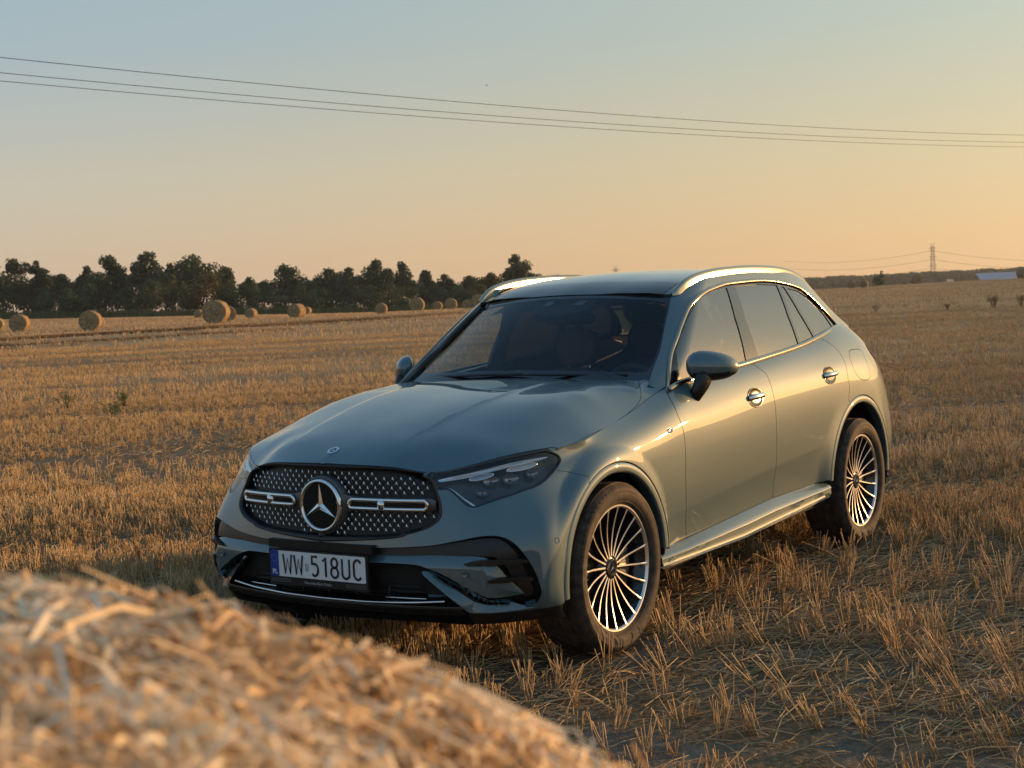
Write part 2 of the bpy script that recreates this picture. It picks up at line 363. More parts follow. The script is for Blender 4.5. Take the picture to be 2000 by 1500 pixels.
# ---- windscreen: from cowl to roof edge, x over (y, z) as a tensor sheet
WS = [[(-.60,0,1.115),(-.61,.36,1.112),(-.655,.62,1.110),(-.69,.726,1.112)],
      [(-.81,0,1.290),(-.82,.34,1.284),(-.868,.585,1.256),(-.898,.677,1.248)],
      [(-.985,0,1.425),(-.995,.32,1.416),(-1.04,.545,1.388),(-1.068,.623,1.378)],
      [(-1.155,0,1.538),(-1.165,.30,1.528),(-1.20,.505,1.507),(-1.222,.579,1.498)]]
wscreen = Tensor(np.swapaxes(np.array(WS, float), 0, 1), 3, 1)   # (across, up)
OUT = {   # outlines in the coordinates of the sheet they lie on
    'grille': [(0.047,4.074),(0.413,4.143),(1.113,4.280),(1.824,4.462),(2.040,4.622),(2.361,4.783),(2.661,4.967),(2.896,5.259),(3.017,5.592),(3.063,5.999),(3.072,6.480),(3.044,6.963),(3.024,7.379),(2.947,7.791),(2.744,8.158),(2.534,8.765),(2.305,8.903),(1.944,8.701),(1.407,8.676),(0.659,8.667),(0.000,8.690)],
    'headlight': [(2.833,8.150),(3.122,8.486),(3.450,9.000),(3.856,8.898),(4.351,8.842),(4.987,8.833),(5.693,8.825),(5.971,8.666),(6.180,8.332),(6.322,7.883),(6.339,7.576),(6.298,7.155),(6.139,6.722),(5.888,6.532),(5.409,6.587),(4.723,6.486),(4.198,6.244),(3.892,6.049),(3.738,6.083),(3.625,6.234),(3.470,6.690),(3.336,7.058),(3.224,7.126),(3.034,7.110),(3.024,7.379),(2.947,7.791)],
    'intake': [(0.180,3.803),(0.892,3.879),(1.819,3.992),(2.367,4.068),(2.802,4.143),(3.303,4.329),(3.778,4.524),(4.141,4.588),(4.490,4.550),(4.882,4.319),(5.278,3.788),(5.706,2.920),(6.030,2.135),(6.276,1.494),(6.217,1.229),(5.971,0.992),(5.726,0.901),(5.413,0.914),(4.853,1.231),(4.299,1.299),(4.063,1.391),(3.676,1.759),(3.177,2.307),(2.750,2.751),(2.550,2.819),(2.402,2.787),(2.483,2.636),(2.884,1.932),(3.260,1.270),(3.410,1.004)],
    'blade': [(2.402,2.787),(2.551,2.832),(2.750,2.751),(3.177,2.307),(3.676,1.759),(4.063,1.391),(4.299,1.299),(4.853,1.231),(5.413,0.914),(5.757,0.868),(5.840,0.740),(4.961,0.722),(3.891,0.724),(3.557,0.753),(3.410,1.004),(3.260,1.270),(2.884,1.932),(2.483,2.636)],
    'lip': [(3.406,0.976),(3.551,0.724),(3.885,0.695),(4.401,0.705),(4.954,0.693),(5.494,0.664),(6.131,0.658),(6.598,0.672),(6.861,0.692)],
    'bar': [(0.192,3.446),(1.308,3.624),(1.824,3.629),(2.665,3.658),(3.418,3.630),(3.769,3.588),(3.980,3.492),(4.123,3.317),(4.403,3.031),(4.750,2.557),(5.000,2.222),(5.278,1.788),(5.512,1.420),(5.052,1.434),(4.519,1.415),(4.163,1.468),(3.967,1.578),(3.420,2.111),(2.938,2.656),(2.554,2.922),(2.321,3.065),(2.039,3.126),(1.833,3.137),(1.283,3.137),(0.198,3.004)],
    'fin': [(3.499,3.233),(3.601,3.311),(3.777,3.390),(4.069,3.442),(4.985,3.371),(5.462,3.222),(5.588,2.995),(5.002,3.165),(4.212,3.203),(3.786,3.177),(3.570,3.172)],
    'fin2': [(4.127,2.377),(4.291,2.475),(4.630,2.524),(5.226,2.436),(5.725,2.281),(5.815,2.059),(5.230,2.207),(4.740,2.276),(4.353,2.291),(4.178,2.312)],
    'sensor': [(3.524,2.715)],
    'sensor2': [(6.722,3.466)],
    'bumperline': [(6.170,7.344),(6.289,7.199),(6.800,6.529),(7.192,5.814),(7.256,5.712)],
    'door1': [(10.311,8.784),(10.064,8.127),(9.966,7.266),(9.993,6.360),(10.049,5.793),(10.065,4.880),(10.081,3.732),(10.241,2.375),(10.563,1.007)],
    'door2': [(13.050,9.000),(12.992,7.540),(12.993,6.204),(13.002,5.437),(13.019,4.384),(13.051,3.231),(13.072,2.498),(13.076,1.867),(13.108,1.130)],
    'door3': [(15.093,8.842),(15.370,7.656),(15.431,6.755),(15.378,5.381),(15.402,4.833),(15.344,4.237)],
    'sill': [(9.092,1.224),(10.532,1.007),(12.082,1.077),(13.114,1.125),(13.722,1.103),(14.395,1.178)],
    'fuel': [(15.831,7.038),(15.916,7.156),(16.070,7.174),(16.372,7.128),(16.533,7.023),(16.579,6.903),(16.541,6.296),(16.554,5.432),(16.548,5.237),(16.492,5.114),(16.377,5.000),(16.253,4.984),(15.936,5.100),(15.734,5.694),(15.718,6.525)],
    'tail': [(17.950,7.400),(18.200,6.850),(18.300,6.200),(17.256,6.556)],
    'handle': [(12.604,6.217),(14.606,5.890)],
    'glint': [(9.532,6.343)],
    'hoodshut': [(0.375,0.805),(0.365,0.849),(0.374,0.804),(0.310,0.828),(0.181,0.849),(-0.038,0.847),(-0.362,0.806),(-0.466,0.787),(-0.528,0.764),(-0.591,0.724),(-0.661,0.678)],
    'emblem': [(0.752,-0.000)],
    'pane1': [(-0.847,1.102),(-0.857,1.169),(-0.911,1.240),(-1.003,1.307),(-1.141,1.396),(-1.294,1.476),(-1.508,1.522),(-1.693,1.536),(-1.619,1.381),(-1.566,1.156),(-1.475,1.144),(-0.896,1.100)],
    'bpost': [(-1.699,1.539),(-1.786,1.545),(-1.721,1.373),(-1.698,1.163),(-1.567,1.155),(-1.607,1.350)],
    'pane2': [(-1.795,1.545),(-2.078,1.548),(-2.334,1.538),(-2.279,1.365),(-2.271,1.201),(-1.978,1.182),(-1.714,1.164),(-1.723,1.357)],
    'pane3': [(-2.381,1.528),(-2.419,1.524),(-2.454,1.372),(-2.521,1.228),(-2.301,1.206),(-2.306,1.360)],
    'pane4': [(-2.451,1.518),(-2.601,1.498),(-2.765,1.435),(-2.873,1.349),(-2.908,1.276),(-2.569,1.234),(-2.487,1.371)],
    'dlotop': [(-0.707,1.071),(-0.760,1.132),(-0.853,1.214),(-0.982,1.304),(-1.109,1.390),(-1.235,1.462),(-1.396,1.513),(-1.625,1.547),(-1.784,1.558),(-2.141,1.565),(-2.394,1.550),(-2.627,1.513),(-2.777,1.449),(-2.912,1.365),(-2.983,1.303),(-2.995,1.268)],
    'dlobot': [(-0.708,1.067),(-0.891,1.089),(-1.165,1.115),(-1.470,1.135),(-1.707,1.152),(-2.142,1.182),(-2.557,1.222),(-2.789,1.244),(-2.989,1.266)],
    'wsedge': [(-0.648,1.126),(-0.782,1.214),(-0.947,1.330),(-1.098,1.438),(-1.213,1.515)],
    'drl': [(3.122,7.812),(3.552,8.264),(4.158,8.556),(5.073,8.624),(5.847,8.504),(5.781,8.386),(4.999,8.395),(4.231,8.254),(3.687,7.891),(3.210,7.642)],
    'lampa': [(3.755,7.812),(3.820,8.055),(3.982,8.189),(4.186,8.198),(4.331,8.148),(4.285,8.001),(4.082,7.823),(3.893,7.734),(3.803,7.740)],
    'lampb': [(4.759,8.248),(4.865,8.406),(5.134,8.455),(5.443,8.397),(5.665,8.243),(5.581,8.144),(5.345,8.101),(5.079,8.133),(4.875,8.179)],
    'hook': [(3.235,7.261),(3.369,7.203),(3.490,6.956),(3.652,6.586),(3.876,6.205),(3.810,6.196),(3.602,6.560),(3.442,6.931),(3.342,7.134),(3.231,7.202)],
}
# ================================================================ the ground
def bearing(x, y):
    dx, dy = x-CAM[0], y-CAM[1]; f = dx*FWD[0]+dy*FWD[1]; r = dx*RGT[0]+dy*RGT[1]; return np.degrees(np.arctan2(r, f)), np.hypot(f, r)
def ss(a, b, t): t = np.clip((t-a)/(b-a), 0, 1); return t*t*(3-2*t)
def terrain(x, y):
    az, d = bearing(np.asarray(x, float), np.asarray(y, float))
    h = .42*ss(25, 110, d)
    B = np.interp(az, [-60, -25, -20, -15, -10, -5, 0, 8, 13, 16, 19.4, 26, 60], [.5, 1.0, .95, .45, .0, -.55, -.4, -.3, .05, .38, .53, .6, .3])
    h = h+B*ss(120, 215, d)
    h = h+.12*np.exp(-((az+11.5)/2.2)**2-((d-79)/26)**2)
    D = np.interp(az, [5, 13, 16, 19.4, 30], [260, 222, 185, 172, 172])
    h = h-ss(6, 12, az)*10*ss(D, D+420, d)
    return h
def at(t, d): return CAM[:2]+d*(FWD[:2]+t*RGT[:2])            # a point t to the right per metre of distance
def hash2(i, j): v = np.sin(i*127.1+j*311.7)*43758.5453; return v-np.floor(v)
def vnoise(x, y):
    i, j = np.floor(x), np.floor(y); u, v = x-i, y-j; u = u*u*(3-2*u); v = v*v*(3-2*v)
    return (hash2(i, j)*(1-u)+hash2(i+1, j)*u)*(1-v)+(hash2(i, j+1)*(1-u)+hash2(i+1, j+1)*u)*v
def fbm(x, y, o=4): return sum(vnoise(x*2**k+17*k, y*2**k-9*k)*.5**(k+1) for k in range(o))/(1-.5**o)
ROW = RGT[:2]+.14*FWD[:2]; ROW /= np.linalg.norm(ROW); CRS = np.array([-ROW[1], ROW[0]])
CRS = CRS if CRS@FWD[:2] > 0 else -CRS
def micro(x, y):
    return .035*(fbm(x*1.3, y*1.3, 4)-.5)+.012*(fbm(x*9, y*9, 2)-.5)
TRACK = np.array([at(t, d) for t, d in ((-.52, 49), (-.352, 62), (-.25, 72), (-.176, 82), (-.10, 95), (-.04, 112), (.03, 135))])
def track_dist(x, y):
    P = np.stack([x, y], -1); best = np.full(len(P), 1e9)
    for a, b in zip(TRACK[:-1], TRACK[1:]):
        e = b-a; t = np.clip(((P-a)@e)/(e@e), 0, 1); best = np.minimum(best, np.linalg.norm(P-a-t[:, None]*e, axis=1)*np.sign(np.cross(e, P-a)+1e-9)*1.0 if False else np.linalg.norm(P-a-t[:, None]*e, axis=1))
    return best
def band(x, y):
    # swaths: strips where the machine went, seen as darker and paler bands
    c = (np.asarray(x)-CAM[0])*CRS[0]+(np.asarray(y)-CAM[1])*CRS[1]; r = (np.asarray(x)-CAM[0])*ROW[0]+(np.asarray(y)-CAM[1])*ROW[1]
    w = c+.9*fbm(r*.11, c*.07, 2)
    v = vnoise(w/1.5, r*.012+7)*.55+vnoise(w/.55+40, r*.03)*.25+fbm(x*.8, y*.8, 2)*.20
    return np.clip(.5+(v-.5)*1.7, 0, 1)
rr_ = np.concatenate([np.linspace(.0, 26, 210)[1:], np.geomspace(26.4, 3200, 90)])
aa = np.radians(np.concatenate([np.linspace(-180, -32, 38)[:-1], np.linspace(-32, 32, 220), np.linspace(32, 180, 38)[1:]]))
Rg, Ag = np.meshgrid(rr_, aa, indexing='ij')
X = CAM[0]+Rg*(np.cos(Ag)*FWD[0]+np.sin(Ag)*RGT[0]); Y = CAM[1]+Rg*(np.cos(Ag)*FWD[1]+np.sin(Ag)*RGT[1])
Zg = terrain(X.ravel(), Y.ravel())+np.where(Rg.ravel() < 40, micro(X.ravel(), Y.ravel())-.02, -.02)
V = np.concatenate([[(CAM[0], CAM[1], 0.)], np.stack([X.ravel(), Y.ravel(), Zg], -1)]); na = len(aa)
Q = []
i, j = np.meshgrid(np.arange(len(rr_)-1), np.arange(na-1), indexing='ij'); k = (1+i*na+j).ravel()
Q = np.stack([k, k+na, k+na+1, k+1], -1)
tv = band(V[:, 0], V[:, 1]); tdm = track_dist(V[:, 0], V[:, 1])
def ground_mat():
    m, n, l = mat("stubble_soil"); b = n['Principled BSDF']; b.inputs['Roughness'].default_value = .95; b.inputs['Specular IOR Level'].default_value = .1
    g = n.new('ShaderNodeNewGeometry'); a = n.new('ShaderNodeAttribute'); a.attribute_name = 'tone'
    def noise(s, d=5): t = n.new('ShaderNodeTexNoise'); t.inputs['Scale'].default_value = s; t.inputs['Detail'].default_value = d; l.new(g.outputs['Position'], t.inputs['Vector']); return t.outputs[0]
    def ramp(x, L):
        r = n.new('ShaderNodeValToRGB'); e = r.color_ramp.elements
        while len(e) < len(L): e.new(.5)
        for q, (p, c) in zip(e, L): q.position = p; q.color = (*c, 1)
        l.new(x, r.inputs[0]); return r.outputs[0]
    def mix(f, A, B, t='MIX'):
        x = n.new('ShaderNodeMix'); x.data_type = 'RGBA'; x.blend_type = t
        if isinstance(f, float): x.inputs[0].default_value = f
        else: l.new(f, x.inputs[0])
        l.new(A, x.inputs[6]); l.new(B, x.inputs[7]); return x.outputs[2]
    soil = ramp(noise(7.), [(.3, (.12, .098, .074)), (.55, (.19, .155, .118)), (.75, (.27, .22, .165))])
    straw = ramp(noise(38., 6), [(.3, (.09, .060, .032)), (.55, (.20, .138, .072)), (.75, (.34, .25, .14))])
    cover = ramp(noise(2.2, 4), [(.38, (0, 0, 0)), (.60, (1, 1, 1))])
    near = mix(cover, soil, straw)
    far = ramp(a.outputs['Fac'], [(.0, (.25, .16, .085)), (.40, (.50, .34, .17)), (.62, (.62, .43, .225)), (1., (.70, .51, .29))])
    far = mix(.55, far, straw)
    d = n.new('ShaderNodeVectorMath'); d.operation = 'DISTANCE'; l.new(g.outputs['Position'], d.inputs[0]); d.inputs[1].default_value = tuple(map(float, CAM))
    r = n.new('ShaderNodeMapRange'); r.inputs[1].default_value = 9; r.inputs[2].default_value = 40; l.new(d.outputs['Value'], r.inputs[0])
    l.new(mix(r.outputs[0], near, far), b.inputs['Base Color'])
    h = n.new('ShaderNodeMath'); h.operation = 'ADD'; l.new(noise(60., 5), h.inputs[0]); l.new(noise(12., 4), h.inputs[1])
    bp = n.new('ShaderNodeBump'); bp.inputs['Distance'].default_value = .02; bp.inputs['Strength'].default_value = .8; l.new(h.outputs[0], bp.inputs['Height']); l.new(bp.outputs[0], b.inputs['Normal'])
    return m
GROUND = ground_mat()
tone = np.clip(tv-.55*np.exp(-(np.minimum(tdm, abs(tdm-2.1))/.55)**2), 0, 1)
fld = fast_mesh("field", V, Q, GROUND, attr=tone); tag(fld, kind='structure')
# ================================================================ stubble: stalks left standing, and the straw that fell between them
def straw_mat(name, dark, mid, pale, trans=.25):
    m, n, l = mat(name); b = n['Principled BSDF']; out = n['Material Output']
    a = n.new('ShaderNodeAttribute'); a.attribute_name = 'tone'
    r = n.new('ShaderNodeValToRGB'); e = r.color_ramp.elements; e.new(.5)
    for q, (p, c) in zip(e, ((0, dark), (.5, mid), (1, pale))): q.position = p; q.color = (*c, 1)
    l.new(a.outputs['Fac'], r.inputs[0]); l.new(r.outputs[0], b.inputs['Base Color'])
    b.inputs['Roughness'].default_value = .5; b.inputs['Specular IOR Level'].default_value = .35
    t = n.new('ShaderNodeBsdfTranslucent'); l.new(r.outputs[0], t.inputs['Color']); x = n.new('ShaderNodeMixShader'); x.inputs[0].default_value = trans
    l.new(b.outputs[0], x.inputs[1]); l.new(t.outputs[0], x.inputs[2]); l.new(x.outputs[0], out.inputs[0])
    return m
STRAW = straw_mat("straw", (.16, .10, .048), (.56, .395, .20), (.82, .64, .38))
def prisms(P0, P1, w, w1=None):
    # three-sided stalks from P0 to P1
    n = len(P0); T = P1-P0; T = T/(np.linalg.norm(T, axis=1, keepdims=True)+1e-9)
    A = np.cross(T, np.array([.31, .77, .2])); A /= np.linalg.norm(A, axis=1, keepdims=True)+1e-9; B = np.cross(T, A)
    V = np.empty((n, 6, 3)); w1 = w if w1 is None else w1
    for k in range(3):
        c, s = math.cos(k*2.0944), math.sin(k*2.0944); o = c*A+s*B
        V[:, k] = P0+o*w[:, None]; V[:, k+3] = P1+o*w1[:, None]
    i = np.arange(n)[:, None]*6
    Q = np.concatenate([i+np.array([[k, (k+1) % 3, (k+1) % 3+3, k+3]]) for k in range(3)])
    return V.reshape(-1, 3), Q
def in_car(x, y, g=0.): return (x > -3.8-g) & (x < .86+g) & (np.abs(y) < .90+g)
def near_wheel(x, y): return ((np.abs(x) < .30) | (np.abs(x-XR) < .30)) & (np.abs(np.abs(y)-.81) < .24)
def scatter(n, d0, d1, tmax, rs):
    # points spread evenly over the ground that the picture can see
    d = np.sqrt(rs.uniform(d0**2, d1**2, n)); t = rs.uniform(-tmax, tmax, n)
    q = CAM[None, :2]+d[:, None]*(FWD[None, :2]+t[:, None]*RGT[None, :2]); return q[:, 0], q[:, 1], d
def bare(x, y):
    # worn patches near the camera, where wheels turned
    f = fbm(x*.55+3, y*.55, 3); az, d = bearing(x, y)
    return ss(.50, .62, f)*.75+.85*np.exp(-((d-3.75)/.42)**2)*ss(-6, 4, az)
VV = []; QQ = []; TT = []; kk = 0
def addp(P0, P1, w, tone0, tone1):
    global kk
    V, Q = prisms(P0, P1, w, w*.85); VV.append(V); QQ.append(Q+kk); kk += len(V)
    TT.append(np.stack([tone0]*3+[tone1]*3, -1).ravel())
def stand(n, d0, d1, tmax, stalks, w, hmul=1., rows=.13):
    x, y, d = scatter(n, d0, d1, tmax, RS)
    c = x*CRS[0]+y*CRS[1]; r = x*ROW[0]+y*ROW[1]
    cs = np.round(c/rows)*rows+RS.normal(0, .016, n); x = x+(cs-c)*CRS[0]; y = y+(cs-c)*CRS[1]
    b = band(x, y); keep = RS.rand(n) < np.clip(1.15-.95*np.clip(.52-b, 0, 1)*2.2, .2, 1)*(1-bare(x, y))
    az_, _d = bearing(x, y); keep &= RS.rand(n) < 1-.60*ss(9, 5.5, d)*ss(-2, 5, az_)
    keep &= ~near_wheel(x, y); td = track_dist(x, y); keep &= (np.minimum(td, np.abs(td-2.1)) > .45) | (RS.rand(n) < .15)
    x, y, d, b = x[keep], y[keep], d[keep], b[keep]; n = len(x)
    x = np.repeat(x, stalks); y = np.repeat(y, stalks); b = np.repeat(b, stalks); d = np.repeat(d, stalks)
    la = np.repeat(RS.normal(0, .16, (n, 2)), stalks, 0)+RS.normal(0, .20, (len(x), 2))
    az_, _d = bearing(x, y); lb = ss(.45, .65, fbm(x*.9+31, y*.9, 2))*ss(14, 6, d)*(.25+.75*ss(0, 8, az_)); la = la-(lb*.45)[:, None]*RGT[None, :2]
    hh = np.repeat(RS.uniform(.062, .13, n), stalks)*RS.uniform(.75, 1.2, len(x))*(.48+.92*b)*hmul
    x = x+RS.normal(0, .015, len(x)); y = y+RS.normal(0, .015, len(x))
    hh = np.where(in_car(x, y), np.minimum(hh, .13), hh)
    z = terrain(x, y)+np.where(d < 40, micro(x, y)-.03, -.03)
    P0 = np.stack([x, y, z], -1); P1 = P0+np.stack([la[:, 0]*hh, la[:, 1]*hh, hh+.01], -1)
    tn = np.clip(RS.normal(.50, .20, len(x))*(.55+.75*b), 0, 1)
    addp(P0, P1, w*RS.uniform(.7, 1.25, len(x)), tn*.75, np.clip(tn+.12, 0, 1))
TM = .47
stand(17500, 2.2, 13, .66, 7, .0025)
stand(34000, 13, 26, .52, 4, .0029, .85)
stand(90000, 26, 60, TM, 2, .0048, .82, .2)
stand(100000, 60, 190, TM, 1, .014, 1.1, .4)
def ground_hit(x, y, d0=8., d1=190.):
    t, s = pix(x, y)
    for dd in np.arange(d0, d1, .25):
        p = at(t, dd)
        if CAM[2]+s*dd < float(terrain(*p)): return p
    return at(t, d1)
def strip_stand(L, n, h, wd):
    P = np.array([ground_hit(*q) for q in L]); s = np.sort(RS.rand(n))*(len(P)-1); i = np.minimum(s.astype(int), len(P)-2); q = P[i]+(P[i+1]-P[i])*(s-i)[:, None]+RS.normal(0, .25, (n, 2))
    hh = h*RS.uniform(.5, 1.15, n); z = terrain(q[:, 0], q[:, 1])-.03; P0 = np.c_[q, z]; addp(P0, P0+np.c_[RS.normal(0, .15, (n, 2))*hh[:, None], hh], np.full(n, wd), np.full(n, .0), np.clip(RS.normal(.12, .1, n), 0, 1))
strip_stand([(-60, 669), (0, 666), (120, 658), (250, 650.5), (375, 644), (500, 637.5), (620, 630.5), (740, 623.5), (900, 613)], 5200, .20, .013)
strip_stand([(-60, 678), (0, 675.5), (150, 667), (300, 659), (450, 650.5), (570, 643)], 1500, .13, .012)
VV, QQ, TT = np.concatenate(VV), np.concatenate(QQ), np.concatenate(TT)
st = fast_mesh("stubble", VV, QQ, STRAW, smooth=False, attr=TT)
tag(st, "cut straw stubble standing in rows over the whole field", "stubble", kind='stuff')
# loose straw
VV = []; QQ = []; TT = []; kk = 0
def litter(n, d0, d1, w, tm=TM):
    x, y, d = scatter(n, d0, d1, tm, RS); k = ~near_wheel(x, y); k &= RS.rand(n) < .25+.75*ss(.35, .6, fbm(x*1.1+9, y*1.1, 3)); x, y = x[k], y[k]; n = len(x)
    a = RS.normal(0, 1.0, n)+math.atan2(ROW[1], ROW[0]); L = RS.uniform(.05, .30, n)*RS.uniform(.5, 1, n); ti = np.abs(RS.normal(0, .16, n))
    z = terrain(x, y)+micro(x, y)-.015; P0 = np.stack([x, y, z], -1); D = np.stack([np.cos(a)*L, np.sin(a)*L, ti*L], -1)
    Pm = P0+D*.5+np.stack([RS.normal(0, .04, n)*L, RS.normal(0, .04, n)*L, .06*L], -1); P1 = P0+D
    tn = np.clip(RS.normal(.74, .24, n), 0, 1); ww = w*RS.uniform(.6, 1.3, n)
    addp(P0, Pm, ww, tn, tn); addp(Pm, P1, ww, tn, tn)
litter(48000, 2.2, 12, .0024, .60); litter(16000, 12, 26, .003)
VV, QQ, TT = np.concatenate(VV), np.concatenate(QQ), np.concatenate(TT)
lt = fast_mesh("loose_straw", VV, QQ, STRAW, smooth=False, attr=TT)
tag(lt, "loose cut straw lying flat between the stubble stalks", "straw", kind='stuff')
# ================================================================ trees
def leaf_mat(name, dark, light):
    m, n, l = mat(name); b = n['Principled BSDF']; out = n['Material Output']; b.inputs['Roughness'].default_value = .7; b.inputs['Specular IOR Level'].default_value = .2
    a = n.new('ShaderNodeAttribute'); a.attribute_name = 'tone'; r = n.new('ShaderNodeValToRGB'); e = r.color_ramp.elements
    e[0].color = (*dark, 1); e[1].color = (*light, 1); l.new(a.outputs['Fac'], r.inputs[0]); l.new(r.outputs[0], b.inputs['Base Color'])
    t = n.new('ShaderNodeBsdfTranslucent'); l.new(r.outputs[0], t.inputs['Color']); x = n.new('ShaderNodeMixShader'); x.inputs[0].default_value = .25
    l.new(b.outputs[0], x.inputs[1]); l.new(t.outputs[0], x.inputs[2]); l.new(x.outputs[0], out.inputs[0]); return m
LEAF = {'dark': leaf_mat("leaf_dark", (.030, .058, .030), (.075, .118, .055)), 'mid': leaf_mat("leaf_mid", (.036, .064, .030), (.090, .125, .055)),
        'olive': leaf_mat("leaf_olive", (.05, .052, .018), (.12, .10, .035)), 'fresh': leaf_mat("leaf_fresh", (.030, .055, .022), (.065, .10, .036))}
BARK = simple("bark", (.055, .042, .032), .9, noise=.3, nscale=3)
def leaves(cen, rad_, count, size, rs, up=.3):
    # leaf clumps as small bent quads scattered through several blobs
    k = rs.choice(len(cen), count, p=(rad_**2.2)/np.sum(rad_**2.2)); D = rs.normal(0, 1, (count, 3)); D /= np.linalg.norm(D, axis=1, keepdims=True)
    rr = rad_[k]*rs.uniform(.25, 1.08, count)**.55; P = cen[k]+D*rr[:, None]*np.array([1, 1, .85])
    N = D+rs.normal(0, .7, (count, 3)); N[:, 2] += up; N /= np.linalg.norm(N, axis=1, keepdims=True)
    A = np.cross(N, rs.normal(0, 1, (count, 3))); A /= np.linalg.norm(A, axis=1, keepdims=True); B = np.cross(N, A); s = size*rs.uniform(.5, 1.35, count)[:, None]
    V = np.stack([P-A*s, P-B*s*.55+N*s*.15, P+A*s, P+B*s*.55-N*s*.1], 1).reshape(-1, 3)
    tone = np.clip(rs.normal(.5, .28, count), 0, 1)
    return V, np.arange(count*4).reshape(-1, 4), np.repeat(tone, 4)
def make_tree(name, t, d, ztop, width, label, cat, group, kind='mid', count=1500, form='round', seed=0, base=None):
    rs = np.random.RandomState(seed*7+3); p = at(t, d); zb = float(terrain(p[0], p[1])) if base is None else base; H = ztop-zb
    root = empty(name, (p[0], p[1], zb)); tag(root, label, cat, group)
    W_ = width*.56; cen = []; R = []
    zc_, hz = {'round': (.57, .43), 'tall': (.54, .46), 'bush': (.42, .56), 'open': (.62, .38)}[form]
    nb = 17 if form != 'open' else 12
    for k in range(nb):
        v = rs.normal(0, 1, 3); v /= np.linalg.norm(v); q = rs.uniform(.35, .80); f = v[2]*q
        tap = 1-.45*max(f, 0) if form == 'tall' else 1.
        cen.append((v[0]*q*W_*tap, v[1]*q*W_*tap, H*(zc_+hz*f))); R.append(min(W_*rs.uniform(.26, .44), H*.22)*(1-.25*max(f, 0)))
    for k in range(3): cen.append((rs.uniform(-.25, .25)*W_, 0, H*rs.uniform(.80, .90))); R.append(W_*rs.uniform(.2, .3))
    cen.append((0, 0, H-W_*.2)); R.append(W_*.2); cen.append((0, 0, H*zc_)); R.append(min(W_*.6, H*.3))
    cen = np.array(cen); R = np.minimum(np.array(R), np.maximum(H-cen[:, 2], .12*W_)*1.05)
    V, Q, T = leaves(cen, R, count, max(.15, .022*H+.07), rs)
    fast_mesh("crown", V, Q, LEAF[kind], root, smooth=False, attr=T)
    b = MB(); b.tube([(0, 0, -.3), (.03*W_, 0, H*.25), (-.03*W_, .02*W_, H*.55), (0, 0, H*.86)], [H*.022, H*.018, H*.012, H*.003], 7)
    for k in range(6):
        c = cen[rs.randint(len(cen))]; z0 = H*rs.uniform(.22, .55); b.tube([(0, 0, z0), c*.5+np.array([0, 0, z0*.5]), c], [H*.010, H*.006, H*.002], 5)
    b.build("trunk", BARK, root)
    return root
def hor(x): return 576.2-.0438*(x-1000)
def spot(x, y, d): t, s = pix(x, y); return t, CAM[2]+s*d
TALL = [(-20, 508, 62, 'dark', 'round'), (26, 503, 62, 'dark', 'round'), (70, 508, 48, 'dark', 'tall'), (120, 533, 50, 'dark', 'open'), (168, 517, 46, 'dark', 'tall'), (215, 496, 62, 'dark', 'round'),
        (284, 489, 60, 'dark', 'tall'), (330, 512, 44, 'dark', 'round'), (373, 495, 84, 'mid', 'round'), (437, 517, 54, 'mid', 'round'), (484, 540, 36, 'dark', 'round'), (514, 547, 34, 'dark', 'round'),
        (553, 512, 58, 'dark', 'tall'), (603, 545, 44, 'dark', 'round'), (644, 521, 58, 'dark', 'round'), (681, 520, 46, 'dark', 'tall'), (735, 505, 62, 'dark', 'round'), (781, 508, 46, 'mid', 'tall'),
        (829, 526, 42, 'dark', 'tall'), (871, 534, 48, 'dark', 'round'), (916, 537, 50, 'mid', 'round'), (957, 531, 50, 'olive', 'round'), (1005, 494, 52, 'dark', 'tall'), (1036, 530, 40, 'mid', 'round'), (1085, 536, 46, 'dark', 'round'), (1130, 540, 50, 'dark', 'round')]
FORMW = {'round': 'round crowned', 'tall': 'slender peaked', 'open': 'thin crowned'}
KINDW = {'dark': 'dark', 'mid': 'green', 'olive': 'olive'}
BALEW = {0: 'at the row end, cut by the photo edge', 1: 'second from the end, above the green shrubs', 2: 'above the first bale', 3: 'low, in the gap over the second bale', 4: 'just beyond the second bale', 5: 'with sky gaps on both sides',
         6: 'tallest of the row, beside the sky gap', 7: 'half hidden between the two tallest crowns', 8: 'broad, directly behind the largest bale', 9: 'just past the largest bale', 10: 'small, past the largest bale', 11: 'smallest, before the lone peaked tree',
         12: 'rising alone behind the bale pair', 13: 'low, past the bale pair', 14: 'rounded, over the middle of the row', 15: 'pointed, in the middle of the row', 16: 'big, over the half sunken bale', 17: 'leaning on the big rounded crown', 18: 'narrow, behind the clean bale before the car',
         19: 'flat topped, behind the bale nearest the car pillar', 20: 'before the tall peak by the car', 21: 'yellowish, beside the tall peak by the car', 22: 'tall peak just beyond the car windscreen pillar', 23: 'short, just above the car roof rail', 24: 'mostly hidden behind the car roof', 25: 'hidden low behind the middle of the car roof'}
for k, (x, y, w, kd, fm) in enumerate(TALL):
    d = 228+8*math.sin(k*2.3); t, z = spot(x, y, d)
    make_tree("tree", t, d, z, w*d/2838*1.38, "%s %s tree %s" % (FORMW[fm], KINDW[kd], BALEW[k]), "tree", "trees along the far edge of the field", kd, 3800, fm, k+1)
